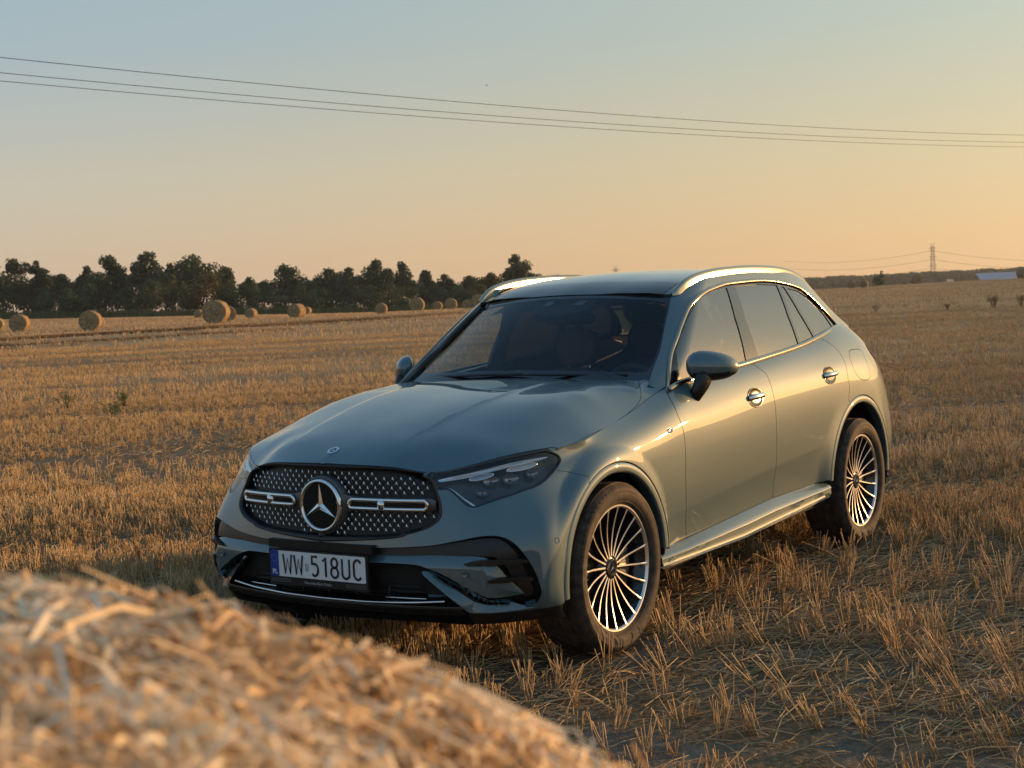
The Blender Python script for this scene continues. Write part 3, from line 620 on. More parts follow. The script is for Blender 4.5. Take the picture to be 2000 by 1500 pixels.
BUSH = [(-5, 560, 80, 'fresh'), (45, 557, 76, 'fresh'), (92, 572, 50, 'mid'), (128, 566, 50, 'dark'), (165, 566, 46, 'dark'), (203, 534, 74, 'dark'), (252, 566, 52, 'dark'), (296, 551, 56, 'dark'), (323, 537, 62, 'dark'), (362, 560, 50, 'mid'), (400, 537, 46, 'olive'), (446, 566, 52, 'dark'), (496, 562, 52, 'dark'),
        (540, 570, 54, 'dark'), (585, 562, 50, 'dark'), (628, 566, 56, 'dark'), (672, 560, 54, 'dark'), (716, 560, 52, 'mid'), (757, 556, 56, 'mid'), (803, 566, 52, 'dark'), (848, 562, 50, 'dark'), (893, 563, 50, 'dark'), (938, 560, 48, 'mid'), (985, 553, 50, 'dark'), (1030, 556, 50, 'dark')]
BL = ['cut by the photo edge', 'largest of the pale green shrubs', 'behind the first bale', 'in the low gap past the first bale', 'before the second bale', 'tall, right above the second bale', 'past the second bale', 'below the tallest tree', 'rounded, between the two big crowns', 'short, before the largest bale', 'yellow tinted, over the largest bale',
      'just past the largest bale', 'over the tiny far bale', 'below the lone peaked tree', 'over the bale pair', 'past the bale pair', 'below the middle crowns', 'before the half sunken bale', 'over the half sunken bale', 'below the big rounded crown', 'between the last two open bales', 'behind the last open bale', 'olive, beside the car roof rail', 'below the tall peak by the car', 'behind the windscreen pillar']
for k, (x, y, w, kd) in enumerate(BUSH):
    d = 214+5*math.sin(k*1.7); t, z = spot(x, y-5, d)
    make_tree("shrub", t, d, z, w*d/2838*2.2, "%s shrub %s" % ({'fresh': 'pale green', 'mid': 'green', 'dark': 'dark', 'olive': 'olive'}[kd], BL[k]), "shrub", "shrubs below the tree line", kd, 3000, 'bush', 100+k)
# grass verge at the foot of the trees
rs = np.random.RandomState(5); n = 9000; t = rs.uniform(-.46, .06, n); d = rs.uniform(203, 213, n); q = CAM[None, :2]+d[:, None]*(FWD[None, :2]+t[:, None]*RGT[None, :2])
z = terrain(q[:, 0], q[:, 1]); hgt = rs.uniform(.35, 1.0, n)*(.5+fbm(q[:, 0]*.15, q[:, 1]*.15, 2)); P0 = np.c_[q, z-.05]; lean = rs.normal(0, .15, (n, 2))*hgt[:, None]; W2 = rs.uniform(.05, .16, n)
V = np.stack([P0+np.c_[W2[:, None]*RGT[None, :2], np.zeros(n)], P0-np.c_[W2[:, None]*RGT[None, :2], np.zeros(n)], P0+np.c_[lean-W2[:, None]*.3*RGT[None, :2], hgt], P0+np.c_[lean+W2[:, None]*.3*RGT[None, :2], hgt]], 1).reshape(-1, 3)
vg = fast_mesh("grass_verge", V, np.arange(n*4).reshape(-1, 4), leaf_mat("verge_grass", (.055, .075, .03), (.11, .125, .05)), smooth=False, attr=np.repeat(rs.rand(n), 4)); tag(vg, "strip of rough green grass at the foot of the trees", "grass", kind='stuff')
# the lone tree and the distant wood on the other side
t, z = spot(1722, 529, 330); make_tree("tree", t, 330, z, 36*330/2838, "lone dark rounded tree standing before the distant wood, near the pylon", "tree", None, 'dark', 1600, 'bush', 301, base=-5.)
rs = np.random.RandomState(8); n = 46000; tt = rs.uniform(.10, .62, n); dd = rs.uniform(880, 960, n); q = CAM[None, :2]+dd[:, None]*(FWD[None, :2]+tt[:, None]*RGT[None, :2])
toph = 1.5447+dd/2838*(4.5+5.5*fbm(tt*70, tt*0+3, 3)+2.2*np.interp(tt, [.2, .30, .36], [0, 0, .6])); z = toph-16*rs.rand(n)**1.25
s = rs.uniform(.5, 1.3, n)*np.where(toph-z > 2.5, 1.9, 1.); A = rs.normal(0, 1, (n, 3)); A /= np.linalg.norm(A, axis=1, keepdims=True); B = np.cross(A, rs.normal(0, 1, (n, 3))); B /= np.linalg.norm(B, axis=1, keepdims=True); P = np.c_[q, z]
V = np.stack([P-A*s[:, None], P-B*s[:, None]*.8, P+A*s[:, None], P+B*s[:, None]*.8], 1).reshape(-1, 3)
fw = fast_mesh("distant_wood", V, np.arange(n*4).reshape(-1, 4), LEAF['dark'], smooth=False, attr=np.repeat(rs.rand(n), 4)); tag(fw, "long low band of distant woodland along the horizon", "woodland", kind='stuff')
# ================================================================ round bales in the field
def bale_mat(name, scale=1.):
    m, n, l = mat(name); b = n['Principled BSDF']; b.inputs['Roughness'].default_value = .85; b.inputs['Specular IOR Level'].default_value = .2
    tc = n.new('ShaderNodeTexCoord'); t = n.new('ShaderNodeTexNoise'); t.inputs['Scale'].default_value = 9*scale; t.inputs['Detail'].default_value = 8; t.inputs['Roughness'].default_value = .7; l.new(tc.outputs['Object'], t.inputs['Vector'])
    sx = n.new('ShaderNodeSeparateXYZ'); l.new(tc.outputs['Object'], sx.inputs[0]); cx = n.new('ShaderNodeCombineXYZ'); l.new(sx.outputs['X'], cx.inputs[0]); zo = n.new('ShaderNodeMath'); zo.operation = 'SUBTRACT'; zo.inputs[1].default_value = .605; l.new(sx.outputs['Z'], zo.inputs[0]); l.new(zo.outputs[0], cx.inputs[1])
    ln = n.new('ShaderNodeVectorMath'); ln.operation = 'LENGTH'; l.new(cx.outputs[0], ln.inputs[0])
    k = n.new('ShaderNodeMath'); k.operation = 'MULTIPLY_ADD'; k.inputs[1].default_value = 60; l.new(ln.outputs['Value'], k.inputs[0]); tm = n.new('ShaderNodeMath'); tm.operation = 'MULTIPLY'; tm.inputs[1].default_value = 9; l.new(t.outputs[0], tm.inputs[0]); l.new(tm.outputs[0], k.inputs[2])
    w = n.new('ShaderNodeMath'); w.operation = 'SINE'; l.new(k.outputs[0], w.inputs[0])
    ad = n.new('ShaderNodeMath'); ad.operation = 'MULTIPLY_ADD'; ad.inputs[1].default_value = .05; l.new(w.outputs[0], ad.inputs[0]); l.new(t.outputs[0], ad.inputs[2])
    r = n.new('ShaderNodeValToRGB'); e = r.color_ramp.elements; e.new(.5)
    for q, (p, c) in zip(e, ((.30, (.13, .085, .042)), (.50, (.30, .205, .105)), (.70, (.47, .345, .19)))): q.position = p; q.color = (*c, 1)
    l.new(ad.outputs[0], r.inputs[0]); l.new(r.outputs[0], b.inputs['Base Color'])
    bp = n.new('ShaderNodeBump'); bp.inputs['Distance'].default_value = .05; bp.inputs['Strength'].default_value = 1; l.new(ad.outputs[0], bp.inputs['Height']); l.new(bp.outputs[0], b.inputs['Normal'])
    return m
BALEM = bale_mat("baled_straw")
def bale_mesh(seed, R=.65, L=1.2, nt=72, nl=14):
    rs = np.random.RandomState(seed); g = np.arange(nt)*2*math.pi/nt
    rows = [(0.02, -L/2-.01)]+[(R*f, -L/2-.012*math.sin(f*9)) for f in (.25, .5, .75, .92)]+[(R*.985, -L/2+.02)]+[(R, -L/2+.06+(L-.12)*k/nl) for k in range(nl+1)]+[(R*.985, L/2-.02)]+[(R*f, L/2+.012*math.sin(f*9)) for f in (.92, .75, .5, .25)]+[(.02, L/2+.01)]
    G = []
    for t in g:
        row = []
        for r, y in rows:
            rr = r*(1+.012*math.sin(3*t+seed)+.010*math.sin(7*t+2*seed)+rs.normal(0, .010)); z = math.sin(t)*rr; x = math.cos(t)*rr
            z = max(z, -R*.93)                                    # settled flat on its underside
            row.append((x, y+rs.normal(0, .006), z+R*.93))
        G.append(row)
    b = MB().grid(np.array(G), closed_u=True)
    return b
protos = []
BALES = [  # picture x of the middle, base y, diameter in pixels of the photo, turn of the round face, label
 (39, 647, 38, 14, "first straw bale from the far end, its round face in shade"), (178, 645, 44, 10, "second straw bale, clean round face and a bright sunlit edge"), (191, 640, 18, 5, "small far bale peeping out behind the second bale"),
 (423, 631, 54, 12, "largest of the field bales, standing before the tree line"), (444, 628, 36, -6, "bale tucked close behind the largest field bale"), (389, 621, 12, 20, "tiny bale just beyond the largest field bale"), (-6, 646, 30, 12, "bale cut off by the edge of the photo"),
 (491, 621, 12, 25, "tiny lone bale far off below the trees"), (580, 620, 31, 28, "front bale of the pair, its long side in pale light"), (600, 614, 13, 20, "small bale hiding behind the front bale of the pair"), (745, 613, 23, 8, "low bale half sunk behind a rise of stubble"),
 (815, 608, 31, 6, "bale between the sunk bale and the car"), (855, 606, 10, 8, "tiny sunk bale between two nearer bales"), (881, 605, 26, 4, "bale with a sunlit rim, last before the car"), (914, 604, 20, 10, "small bale beside the car windscreen pillar"), (936, 603, 33, 0, "bale partly hidden by the car roof rail"),
 (1663, 561, 17, 2, "dark bale just behind the car tail"), (1688, 560, 10, 6, "tiny dark bale beside the bale at the car tail"), (1790, 554, 21, -10, "dark backlit bale below the pylon"), (2001, 543, 26, -32, "bale on the rise at the photo edge by the pale shed")]
for k, (x, yb, dpx, turn, lab) in enumerate(BALES):
    # distance from the drop of its foot below the horizon on this terrain
    best = None; bt, bs_ = pix(x, yb)
    for d in np.arange(40, 205 if x < 1200 else 185, 1.):
        p = at(bt, d); e = abs((CAM[2]-float(terrain(*p)))/d+bs_)*2838+.25*abs(dpx*d/2838-1.35)*10
        if best is None or e < best[0]: best = (e, d)
    d = best[1]; dia = min(max(.91*dpx*d/2838, 1.0), 1.75)
    p = at(bt, d)
    if k < 3: protos.append((bale_mesh(k+1), k))
    if k < 3:
        o = protos[k][0].build("straw_bale", BALEM, None, angle=50); protos[k] = o
    else:
        o = protos[k % 3].copy(); COL.objects.link(o)
    zt = CAM[2]+bs_*d
    o.location = (p[0], p[1], min(float(terrain(*p)), zt)-.02); o.rotation_euler = (0, 0, math.atan2(FWD[1], FWD[0])-math.pi/2-math.atan((x-1000)/2838.)-rad(turn)); o.scale = [dia/1.3]*3
    tag(o, lab, "straw bale", "round bales lying on the stubble field")
# ================================================================ pylons, lines, shed, lorry
STEEL = simple("galvanised_steel", (.20, .19, .18), .6, .3)
def pylon(t, d, top, label, turn):
    p = at(t, d); root = empty("pylon", (p[0], p[1], -12)); tag(root, label, "pylon", "lattice pylons far off"); H = top+12
    b = MB(); w = lambda z: 1.7*(1-z/H)*.9+.75; r = .13
    zs = np.linspace(0, H*.93, 17)
    for sx, sy in ((1, 1), (1, -1), (-1, 1), (-1, -1)): b.tube([(sx*w(z), sy*w(z), z) for z in zs], r, 4)
    for a, c in zip(zs[:-1], zs[1:]):
        for s in (1, -1):
            b.tube([(-w(a), s*w(a), a), (w(c), s*w(c), c)], r*.6, 4); b.tube([(w(a), s*w(a), a), (-w(c), s*w(c), c)], r*.6, 4)
            b.tube([(s*w(a), -w(a), a), (s*w(c), w(c), c)], r*.6, 4); b.tube([(s*w(a), w(a), a), (s*w(c), -w(c), c)], r*.6, 4)
    b.tube([(-.85, 0, H*.93), (-1.9, 0, H)], r, 4); b.tube([(.85, 0, H*.93), (1.9, 0, H)], r, 4); b.tube([(-1.9, 0, H), (.85, 0, H*.93)], r*.6, 4); b.tube([(1.9, 0, H), (-.85, 0, H*.93)], r*.6, 4)
    b.build("tower", STEEL, root)
    for f in (.55, .72, .89):
        c = MB(); z = H*f
        for s in (1, -1): c.tube([(0, s*.9, z+.9), (0, s*7.5, z+.2)], r, 4); c.tube([(0, s*.9, z-.6), (0, s*7.5, z+.2)], r, 4); c.tube([(0, s*4, z+.5), (0, s*4, z-.2)], r*.7, 4); c.tube([(0, s*7.5, z+.2), (0, s*7.5, z-2)], r*.8, 4)
        c.build("crossarm", STEEL, root)
    root.rotation_euler = (0, 0, turn); return root
fa = math.atan2(RGT[1], RGT[0])
t, z = spot(1821, 474, 1150); pylon(t, 1150, z, "lattice pylon standing clear above the distant wood", fa+.1); PY = at(t, 1150); PZ = z
t2, z2 = spot(1202, 519, 1300); pylon(t2, 1300, z2, "pylon whose crossed tip shows just over the car roof", fa+.5)
WIREM = simple("wire", (.05, .045, .04), .6, .5)
def wire(pts, r, label, group):
    o = MB().tube(pts, r, 6).build("power_line", WIREM); tag(o, label, "power line", group)
for k, (f, lab) in enumerate(((.55, "lowest distant line strung from the lattice pylon"), (.72, "middle distant line strung from the lattice pylon"), (.89, "topmost distant line strung from the lattice pylon"))):
    H = PZ+12; z = H*f-12-1.8; L = []
    for s, (tx, yx, dx) in ((-1, (.19, 524-14*(k-1), 1350)), (1, (.42, 518-14*(k-1), 1000))):
        e = np.r_[at(tx, dx), 1.5447+(hor(1000+tx*2838)-yx)/2838*dx]; a = np.r_[PY, z]
        seg = [a+(e-a)*u-np.array([0, 0, 9.*4*u*(1-u)*.5]) for u in np.linspace(0, 1, 25)]; L = (seg[::-1] if s < 0 else L+seg[1:]) if s < 0 else L+seg[1:]
    wire(L, .10, lab, "distant lines of the pylon")
for yl, yr, lab in ((112, 264, "uppermost of the three wires crossing the sky"), (142, 278, "middle of the three wires crossing the sky"), (158, 287, "lowest of the three wires crossing the sky")):
    Hh = 7.5; (tl, sl2), (tr, sr2) = pix(0, yl), pix(2000, yr); a = np.r_[at(tl, Hh/sl2), 1.5447+Hh]; e = np.r_[at(tr, Hh/sr2), 1.5447+Hh]
    L = [a+(e-a)*u+np.array([0, 0, .42*((2*u-1)**2-1)]) for u in np.linspace(-.6, 1.6, 60)]
    wire(L, .011, lab, "wires crossing the sky")
SHEDW = simple("pale_sheet", (.42, .42, .47), .5, noise=.12, nscale=.6); TRUCKW = simple("truck_white", (.75, .75, .74), .4); TRUCKD = simple("truck_dark", (.06, .065, .075), .5)
t, z = spot(1950, 531.5, 620); p = at(t, 620); sh = empty("farm_shed", (p[0], p[1], z-9.5)); tag(sh, "long pale sheet-roofed farm shed behind the bale at the photo edge", "farm shed"); sh.rotation_euler = (0, 0, fa+.10)
L_ = 92*620/2838.; b = MB(); b.add([(-L_/2, -6, 0), (L_/2, -6, 0), (L_/2, 6, 0), (-L_/2, 6, 0), (-L_/2, -6, 6), (L_/2, -6, 6), (L_/2, 6, 6), (-L_/2, 6, 6)], [(0, 1, 5, 4), (1, 2, 6, 5), (2, 3, 7, 6), (3, 0, 4, 7)]); b.build("wall", SHEDW, sh, smooth=False)
b = MB()
for i in range(24):
    x0, x1 = -L_/2-.2+(L_+.4)*i/24, -L_/2-.2+(L_+.4)*(i+1)/24-.06; b.add([(x0, -6.3, 5.8), (x1, -6.3, 5.8), (x1, 0, 9.4), (x0, 0, 9.4), (x1, 6.3, 5.8), (x0, 6.3, 5.8)], [(0, 1, 2, 3), (3, 2, 4, 5)])
b.build("roof", SHEDW, sh, smooth=False)
t, z = spot(1832, 546.5, 560); p = at(t, 560); lo = empty("lorry", (p[0], p[1], z-3.6)); tag(lo, "far white-cabbed lorry with a long dark trailer below the pylon", "lorry"); lo.rotation_euler = (0, 0, fa)
MB().box((-1.4, 0, 2.3), (9.2, 2.5, 1.4)).box((-1.4, 0, 1.2), (9.2, 1., .4)).build("trailer", TRUCKD, lo, smooth=False)
cb = MB(); cb.add([(3.6, -1.2, .7), (5.9, -1.2, .7), (5.9, -1.2, 2.2), (5.5, -1.2, 3.5), (3.6, -1.2, 3.6), (3.6, 1.2, .7), (5.9, 1.2, .7), (5.9, 1.2, 2.2), (5.5, 1.2, 3.5), (3.6, 1.2, 3.6)], [(0, 1, 2, 3, 4), (9, 8, 7, 6, 5), (0, 5, 6, 1), (1, 6, 7, 2), (2, 7, 8, 3), (3, 8, 9, 4), (4, 9, 5, 0)]).build("cab", TRUCKW, lo, smooth=False)
for x in (-5, -3.7, .5, 5.0):
    for y in (-1.15, 1.15): MB().lathe([(0.01, -.15), (.5, -.15), (.5, .15), (.01, .15)], 14, c=(x, y, .5)).build("wheel", TRUCKD, lo)
# weeds that have come up through the stubble
def weed(x, y, h, n, label, seed, m='fresh'):
    rs = np.random.RandomState(seed); p = ground_hit(x, y, 8., 60.); root = empty("weed", (p[0], p[1], float(terrain(*p)))); tag(root, label, "weed", "weeds in the stubble")
    s = MB(); cen = []
    for k in range(n):
        a = rs.uniform(0, 6.28); q = rs.uniform(.1, .6)*h; e = np.array([math.cos(a)*q, math.sin(a)*q, h*rs.uniform(.6, 1.)]); s.tube([(e[0]*.3, e[1]*.3, -.02), e*.6, e], .004, 4); cen += [e, e*.75]
    s.build("stem", LEAF[m], root)
    V, Q, T = leaves(np.array(cen), np.full(len(cen), h*.16), n*22, .012+.010*h, rs); fast_mesh("foliage", V, Q, LEAF[m], root, smooth=False, attr=T)
WEED = leaf_mat("weed_leaf", (.10, .13, .045), (.20, .22, .085)); LEAF['weed'] = WEED; LEAF['dry'] = leaf_mat("dry_leaf", (.13, .095, .05), (.22, .16, .085))
weed(130, 800, .30, 9, "small green weed, farthest from the car", 1, 'weed'); weed(222, 826, .34, 9, "bright green weed standing in the dark swath", 2, 'weed'); weed(240, 795, .24, 12, "low green weed behind the dark swath", 3, 'weed')
weed(1710, 604, .34, 12, "green weed beyond the car tail", 5, 'weed')

weed(1942, 590, .5, 34, "tall brown dry weed clump on the slope near the photo edge", 8, 'dry'); weed(1994, 592, .42, 28, "brown dry weed clump cut by the photo edge on the slope", 9, 'dry'); weed(1850, 590, .22, 20, "low dry weed clump on the slope below the lorry", 10, 'dry')
# a bird high over the field
bt, bz = spot(950, 167, 95); p = at(bt, 95); bd = MB(); bd.tube([(-.07, 0, 0), (0, 0, .01), (.08, 0, 0)], [.008, .022, .006], 8)
for s in (1, -1): bd.add([(-.03, 0, .01), (.04, 0, .01), (.01, s*.12, .05), (-.05, s*.19, .02), (-.045, s*.10, .035)], [(0, 1, 2, 4), (4, 2, 3)])
bo = bd.build("bird", simple("bird_dark", (.03, .028, .026), .8)); bo.location = (p[0], p[1], bz); bo.rotation_euler = (0, 0, fa+.5); tag(bo, "tiny dark bird flying high above the wires", "bird")
# ================================================================ the car: materials
def paint_mat():
    m, n, l = mat("car_paint"); b = n['Principled BSDF']
    b.inputs['Base Color'].default_value = (.058, .116, .138, 1); b.inputs['Specular IOR Level'].default_value = .32; b.inputs['Metallic'].default_value = .22; b.inputs['Roughness'].default_value = .55
    b.inputs['Coat Weight'].default_value = 1; b.inputs['Coat Roughness'].default_value = .015; b.inputs['Coat IOR'].default_value = 1.75
    t = n.new('ShaderNodeTexNoise'); t.inputs['Scale'].default_value = 900; t.inputs['Detail'].default_value = 1
    tc = n.new('ShaderNodeTexCoord'); l.new(tc.outputs['Object'], t.inputs['Vector'])
    r = n.new('ShaderNodeMapRange'); r.inputs[3].default_value = .50; r.inputs[4].default_value = .60; l.new(t.outputs[0], r.inputs[0]); l.new(r.outputs[0], b.inputs['Roughness'])
    return m
PAINT = paint_mat()
GLOSSBLK = simple("gloss_black", (.006, .006, .007), .08, coat=.6)
SATBLK = simple("satin_black", (.007, .007, .008), .36, noise=.15, nscale=60)
MATTBLK = simple("matt_black", (.008, .008, .008), .85)
CHROME = simple("chrome", (.78, .78, .78), .09, 1.0)
SATCHR = simple("satin_chrome", (.40, .35, .27), .13, 1.0)
MACH = simple("machined_alloy", (.86, .85, .83), .34, .9)
RIMDARK = simple("rim_black", (.012, .012, .014), .18, coat=.5)
DISCM = simple("brake_steel", (.25, .24, .23), .35, 1.0)
INTER = simple("cabin_black", (.016, .017, .018), .6, noise=.2, nscale=30)
INTGREY = simple("headliner_grey", (.10, .10, .10), .9)
LEATHER = simple("red_brown_leather", (.14, .045, .032), .45, noise=.15, nscale=20)
PLATEW = simple("plate_white", (.72, .73, .75), .35, noise=.05, nscale=80)
PLATEB = simple("plate_blue", (.012, .045, .30), .35)
PLATEK = simple("plate_black", (.008, .008, .008), .4)
GREYPR = simple("grey_print", (.38, .40, .43), .4)
REFL = simple("lamp_reflector", (.80, .82, .86), .18, .6)
LAMPGREY = simple("lamp_grey", (.035, .035, .038), .3, noise=.3, nscale=50)
REDLENS = simple("tail_lamp_red", (.35, .03, .025), .12, coat=1)
WSG = glass_mat("windscreen_glass", (.60, .68, .71), 1.42)
SIDEG = glass_mat("side_glass", (.50, .56, .55), 2.5)
PRIVG = glass_mat("privacy_glass", (.05, .055, .055), 2.7)
LENSG = glass_mat("lamp_lens", (.86, .87, .88), 1.55)
ROOFG = simple("roof_glass", (.010, .012, .014), .06, coat=1.0)
def tyre_mat():
    m, n, l = mat("tyre_rubber"); b = n['Principled BSDF']; b.inputs['Roughness'].default_value = .8
    tc = n.new('ShaderNodeTexCoord'); sx = n.new('ShaderNodeSeparateXYZ'); l.new(tc.outputs['Object'], sx.inputs[0])
    at = n.new('ShaderNodeMath'); at.operation = 'ARCTAN2'; l.new(sx.outputs['Z'], at.inputs[0]); l.new(sx.outputs['X'], at.inputs[1])
    s = n.new('ShaderNodeMath'); s.operation = 'MULTIPLY'; s.inputs[1].default_value = 74; l.new(at.outputs[0], s.inputs[0])
    ys = n.new('ShaderNodeMath'); ys.operation = 'MULTIPLY_ADD'; ys.inputs[1].default_value = 30; l.new(sx.outputs['Y'], ys.inputs[0]); l.new(s.outputs[0], ys.inputs[2])
    w = n.new('ShaderNodeMath'); w.operation = 'SINE'; l.new(ys.outputs[0], w.inputs[0])
    ln = n.new('ShaderNodeVectorMath'); ln.operation = 'LENGTH'; cx = n.new('ShaderNodeCombineXYZ'); l.new(sx.outputs['X'], cx.inputs[0]); l.new(sx.outputs['Z'], cx.inputs[2]); l.new(cx.outputs[0], ln.inputs[0])
    ms = n.new('ShaderNodeMapRange'); ms.inputs[1].default_value = .343; ms.inputs[2].default_value = .350; l.new(ln.outputs['Value'], ms.inputs[0])
    gt = n.new('ShaderNodeMath'); gt.operation = 'GREATER_THAN'; gt.inputs[1].default_value = .72; l.new(w.outputs[0], gt.inputs[0])
    g = n.new('ShaderNodeMath'); g.operation = 'MULTIPLY'; l.new(gt.outputs[0], g.inputs[0]); l.new(ms.outputs[0], g.inputs[1])
    no = n.new('ShaderNodeTexNoise'); no.inputs['Scale'].default_value = 26; no.inputs['Detail'].default_value = 6; l.new(tc.outputs['Object'], no.inputs['Vector'])
    cr = n.new('ShaderNodeValToRGB'); cr.color_ramp.elements[0].position = .35; cr.color_ramp.elements[0].color = (.016, .014, .013, 1); cr.color_ramp.elements[1].position = .72; cr.color_ramp.elements[1].color = (.075, .056, .042, 1)
    l.new(no.outputs[0], cr.inputs[0]); l.new(cr.outputs[0], b.inputs['Base Color'])
    h = n.new('ShaderNodeMath'); h.operation = 'MULTIPLY_ADD'; h.inputs[1].default_value = .12; l.new(no.outputs[0], h.inputs[0])
    ng = n.new('ShaderNodeMath'); ng.operation = 'MULTIPLY'; ng.inputs[1].default_value = -1; l.new(g.outputs[0], ng.inputs[0]); l.new(ng.outputs[0], h.inputs[2])
    bp = n.new('ShaderNodeBump'); bp.inputs['Distance'].default_value = .006; bp.inputs['Strength'].default_value = 1; l.new(h.outputs[0], bp.inputs['Height']); l.new(bp.outputs[0], b.inputs['Normal'])
    return m
TYRE = tyre_mat()
# ================================================================ cutting panels out of the sheets
def pip(P, poly):
    poly = np.asarray(poly, float); x, y = P[:, 0], P[:, 1]; c = np.zeros(len(P), bool); n = len(poly)
    for i in range(n):
        a, b = poly[i], poly[i-1]
        if a[1] == b[1]: continue
        k = (a[1] > y) != (b[1] > y); c ^= k & (x < (b[0]-a[0])*(y-a[1])/(b[1]-a[1])+a[0])
    return c
def fine(L, closed=True, step=None, n=6):
    # smooth curve through the points of an outline
    L = np.asarray(L, float); m = len(L); out = []
    for i in range(m if closed else m-1):
        p0, p1, p2, p3 = (L[(i-1) % m], L[i], L[(i+1) % m], L[(i+2) % m]) if closed else (L[max(i-1, 0)], L[i], L[i+1], L[min(i+2, m-1)])
        for t in np.arange(n)/n:
            out.append(.5*(2*p1+(p2-p0)*t+(2*p0-5*p1+4*p2-p3)*t*t+(3*p1-p0-3*p2+p3)*t**3))
    if not closed: out.append(L[-1])
    return np.array(out)
class Sheet:
    def __init__(s, S, A, B, closed=(), opened=()):
        s.S = S
        a, b = np.meshgrid(A, B, indexing='ij'); G = np.stack([a.ravel(), b.ravel()], -1)
        da, db = abs(A[1]-A[0]), abs(B[1]-B[0]); sc = np.array([1/da, 1/db])
        lo, hi = np.array([min(A), min(B)]), np.array([max(A), max(B)])
        pts = [np.array([(min(A), min(B)), (max(A), min(B)), (max(A), max(B)), (min(A), max(B))])]; edges = []; k = 4
        keep = np.ones(len(G), bool)
        onb = (np.abs(G-lo) < 1e-9).any(1) | (np.abs(G-hi) < 1e-9).any(1)
        for L, cl in [(q, True) for q in closed]+[(q, False) for q in opened]:
            L = np.asarray(L, float)
            # resample so that no segment is much longer than a cell
            R = []
            m = len(L)
            for i in range(m if cl else m-1):
                p, q = L[i], L[(i+1) % m]; nn = max(1, int(np.ceil(np.linalg.norm((q-p)*sc)/1.2)))
                R += [p+(q-p)*t for t in np.arange(nn)/nn]
            if not cl: R.append(L[-1])
            R = np.array(R); n = len(R)
            pts.append(R); edges += [(k+i, k+(i+1) % n) for i in range(n if cl else n-1)]; k += n
            bb0, bb1 = R.min(0)-[da, db], R.max(0)+[da, db]
            idx = np.where(((G > bb0) & (G < bb1)).all(1))[0]
            if len(idx):
                d = np.sqrt((((G[idx][:, None]-R[None])*sc)**2).sum(-1)).min(1) if len(idx)*n < 3e7 else np.concatenate([np.sqrt((((G[i][:, None]-R[None])*sc)**2).sum(-1)).min(1) for i in np.array_split(idx, 40)])
                keep[idx[d < .45]] = False
        keep |= onb
        G = G[keep]
        allp = np.concatenate(pts+[G])
        r = delaunay_2d_cdt([Vector((p[0]*sc[0], p[1]*sc[1])) for p in allp], edges, [], 0, 1e-5)
        s.uv = np.array([(v.x/sc[0], v.y/sc[1]) for v in r[0]]); s.t = np.array([f for f in r[2]], int)
        c = s.uv[s.t].mean(1)
        e1 = s.uv[s.t[:, 1]]-s.uv[s.t[:, 0]]; e2 = s.uv[s.t[:, 2]]-s.uv[s.t[:, 0]]
        ok = np.abs(e1[:, 0]*e2[:, 1]-e1[:, 1]*e2[:, 0])*sc[0]*sc[1] > 1e-5
        ins = ((c > lo-1e-6) & (c < hi+1e-6)).all(1)
        s.t = s.t[ok & ins]; s.c = s.uv[s.t].mean(1)
        s.P = S.ev(s.uv[:, 0], s.uv[:, 1]); s.N = S.nrm(s.uv[:, 0], s.uv[:, 1])
    def piece(s, mask, gap=.0022, depth=.014, off=0., both=False, curl=0.):
        T = s.t[mask]; ids, inv = np.unique(T, return_inverse=True); T = inv.reshape(-1, 3)
        V = s.P[ids].copy(); N = s.N[ids]
        V = V+off*N
        fn = np.cross(V[T[:, 1]]-V[T[:, 0]], V[T[:, 2]]-V[T[:, 0]]); flip = (fn*N[T].mean(1)).sum(1) < 0
        T[flip] = T[flip][:, ::-1]
        E = {}
        for f in T:
            for i in range(3):
                a, b = f[i], f[(i+1) % 3]
                if (b, a) in E: del E[(b, a)]
                else: E[(a, b)] = f[(i+2) % 3]
        mid = [(a, b) for a, b in E if abs(V[a, 1]) < 2e-3 and abs(V[b, 1]) < 2e-3]
        for e in mid: del E[e]
        mv = np.zeros_like(V)
        for (a, b), c in E.items():
            e = V[b]-V[a]; w = V[c]-V[a]; le = np.linalg.norm(e)
            if le < 1e-9: continue
            w = w-e*(w@e)/le**2; w /= np.linalg.norm(w)+1e-12
            mv[a] += w*le; mv[b] += w*le
        L = np.linalg.norm(mv, axis=1, keepdims=True); W_ = mv/np.maximum(L, 1e-12)
        cen = np.abs(V[:, 1]) < 2e-3; W_[cen, 1] = 0
        V = V+gap*W_*(L > 0)
        F = [tuple(f) for f in T]; LN = [tuple(N[i]) for f in T for i in f]
        if depth:
            bv = sorted({i for e in E for i in e}); mp = {v: len(V)+k for k, v in enumerate(bv)}
            V = np.concatenate([V, V[bv]-depth*N[bv]+curl*W_[bv]])
            for a, b in E:
                f = (b, a, mp[a], mp[b]); F.append(f)
                n = np.cross(V[a]-V[b], V[mp[a]]-V[a]); n /= np.linalg.norm(n)+1e-12; LN += [tuple(n)]*4
        if both:
            k = len(V); V = np.concatenate([V, V*[1, -1, 1]])
            j = 0; F2 = []; L2 = []
            for f in F:
                F2.append(tuple(i+k for i in f[::-1])); L2 += [(n[0], -n[1], n[2]) for n in LN[j:j+len(f)][::-1]]; j += len(f)
            F += F2; LN += L2
        return V, F, LN
def merge(*ps):
    V = []; F = []; LN = []
    for v, f, l in ps:
        k = len(V); V += list(v); F += [tuple(i+k for i in q) for q in f]; LN += list(l)
    return np.array(V), F, LN
def part(name, piece, m, parent): return mesh(name, piece[0], piece[1], m, parent, True, LN=piece[2])
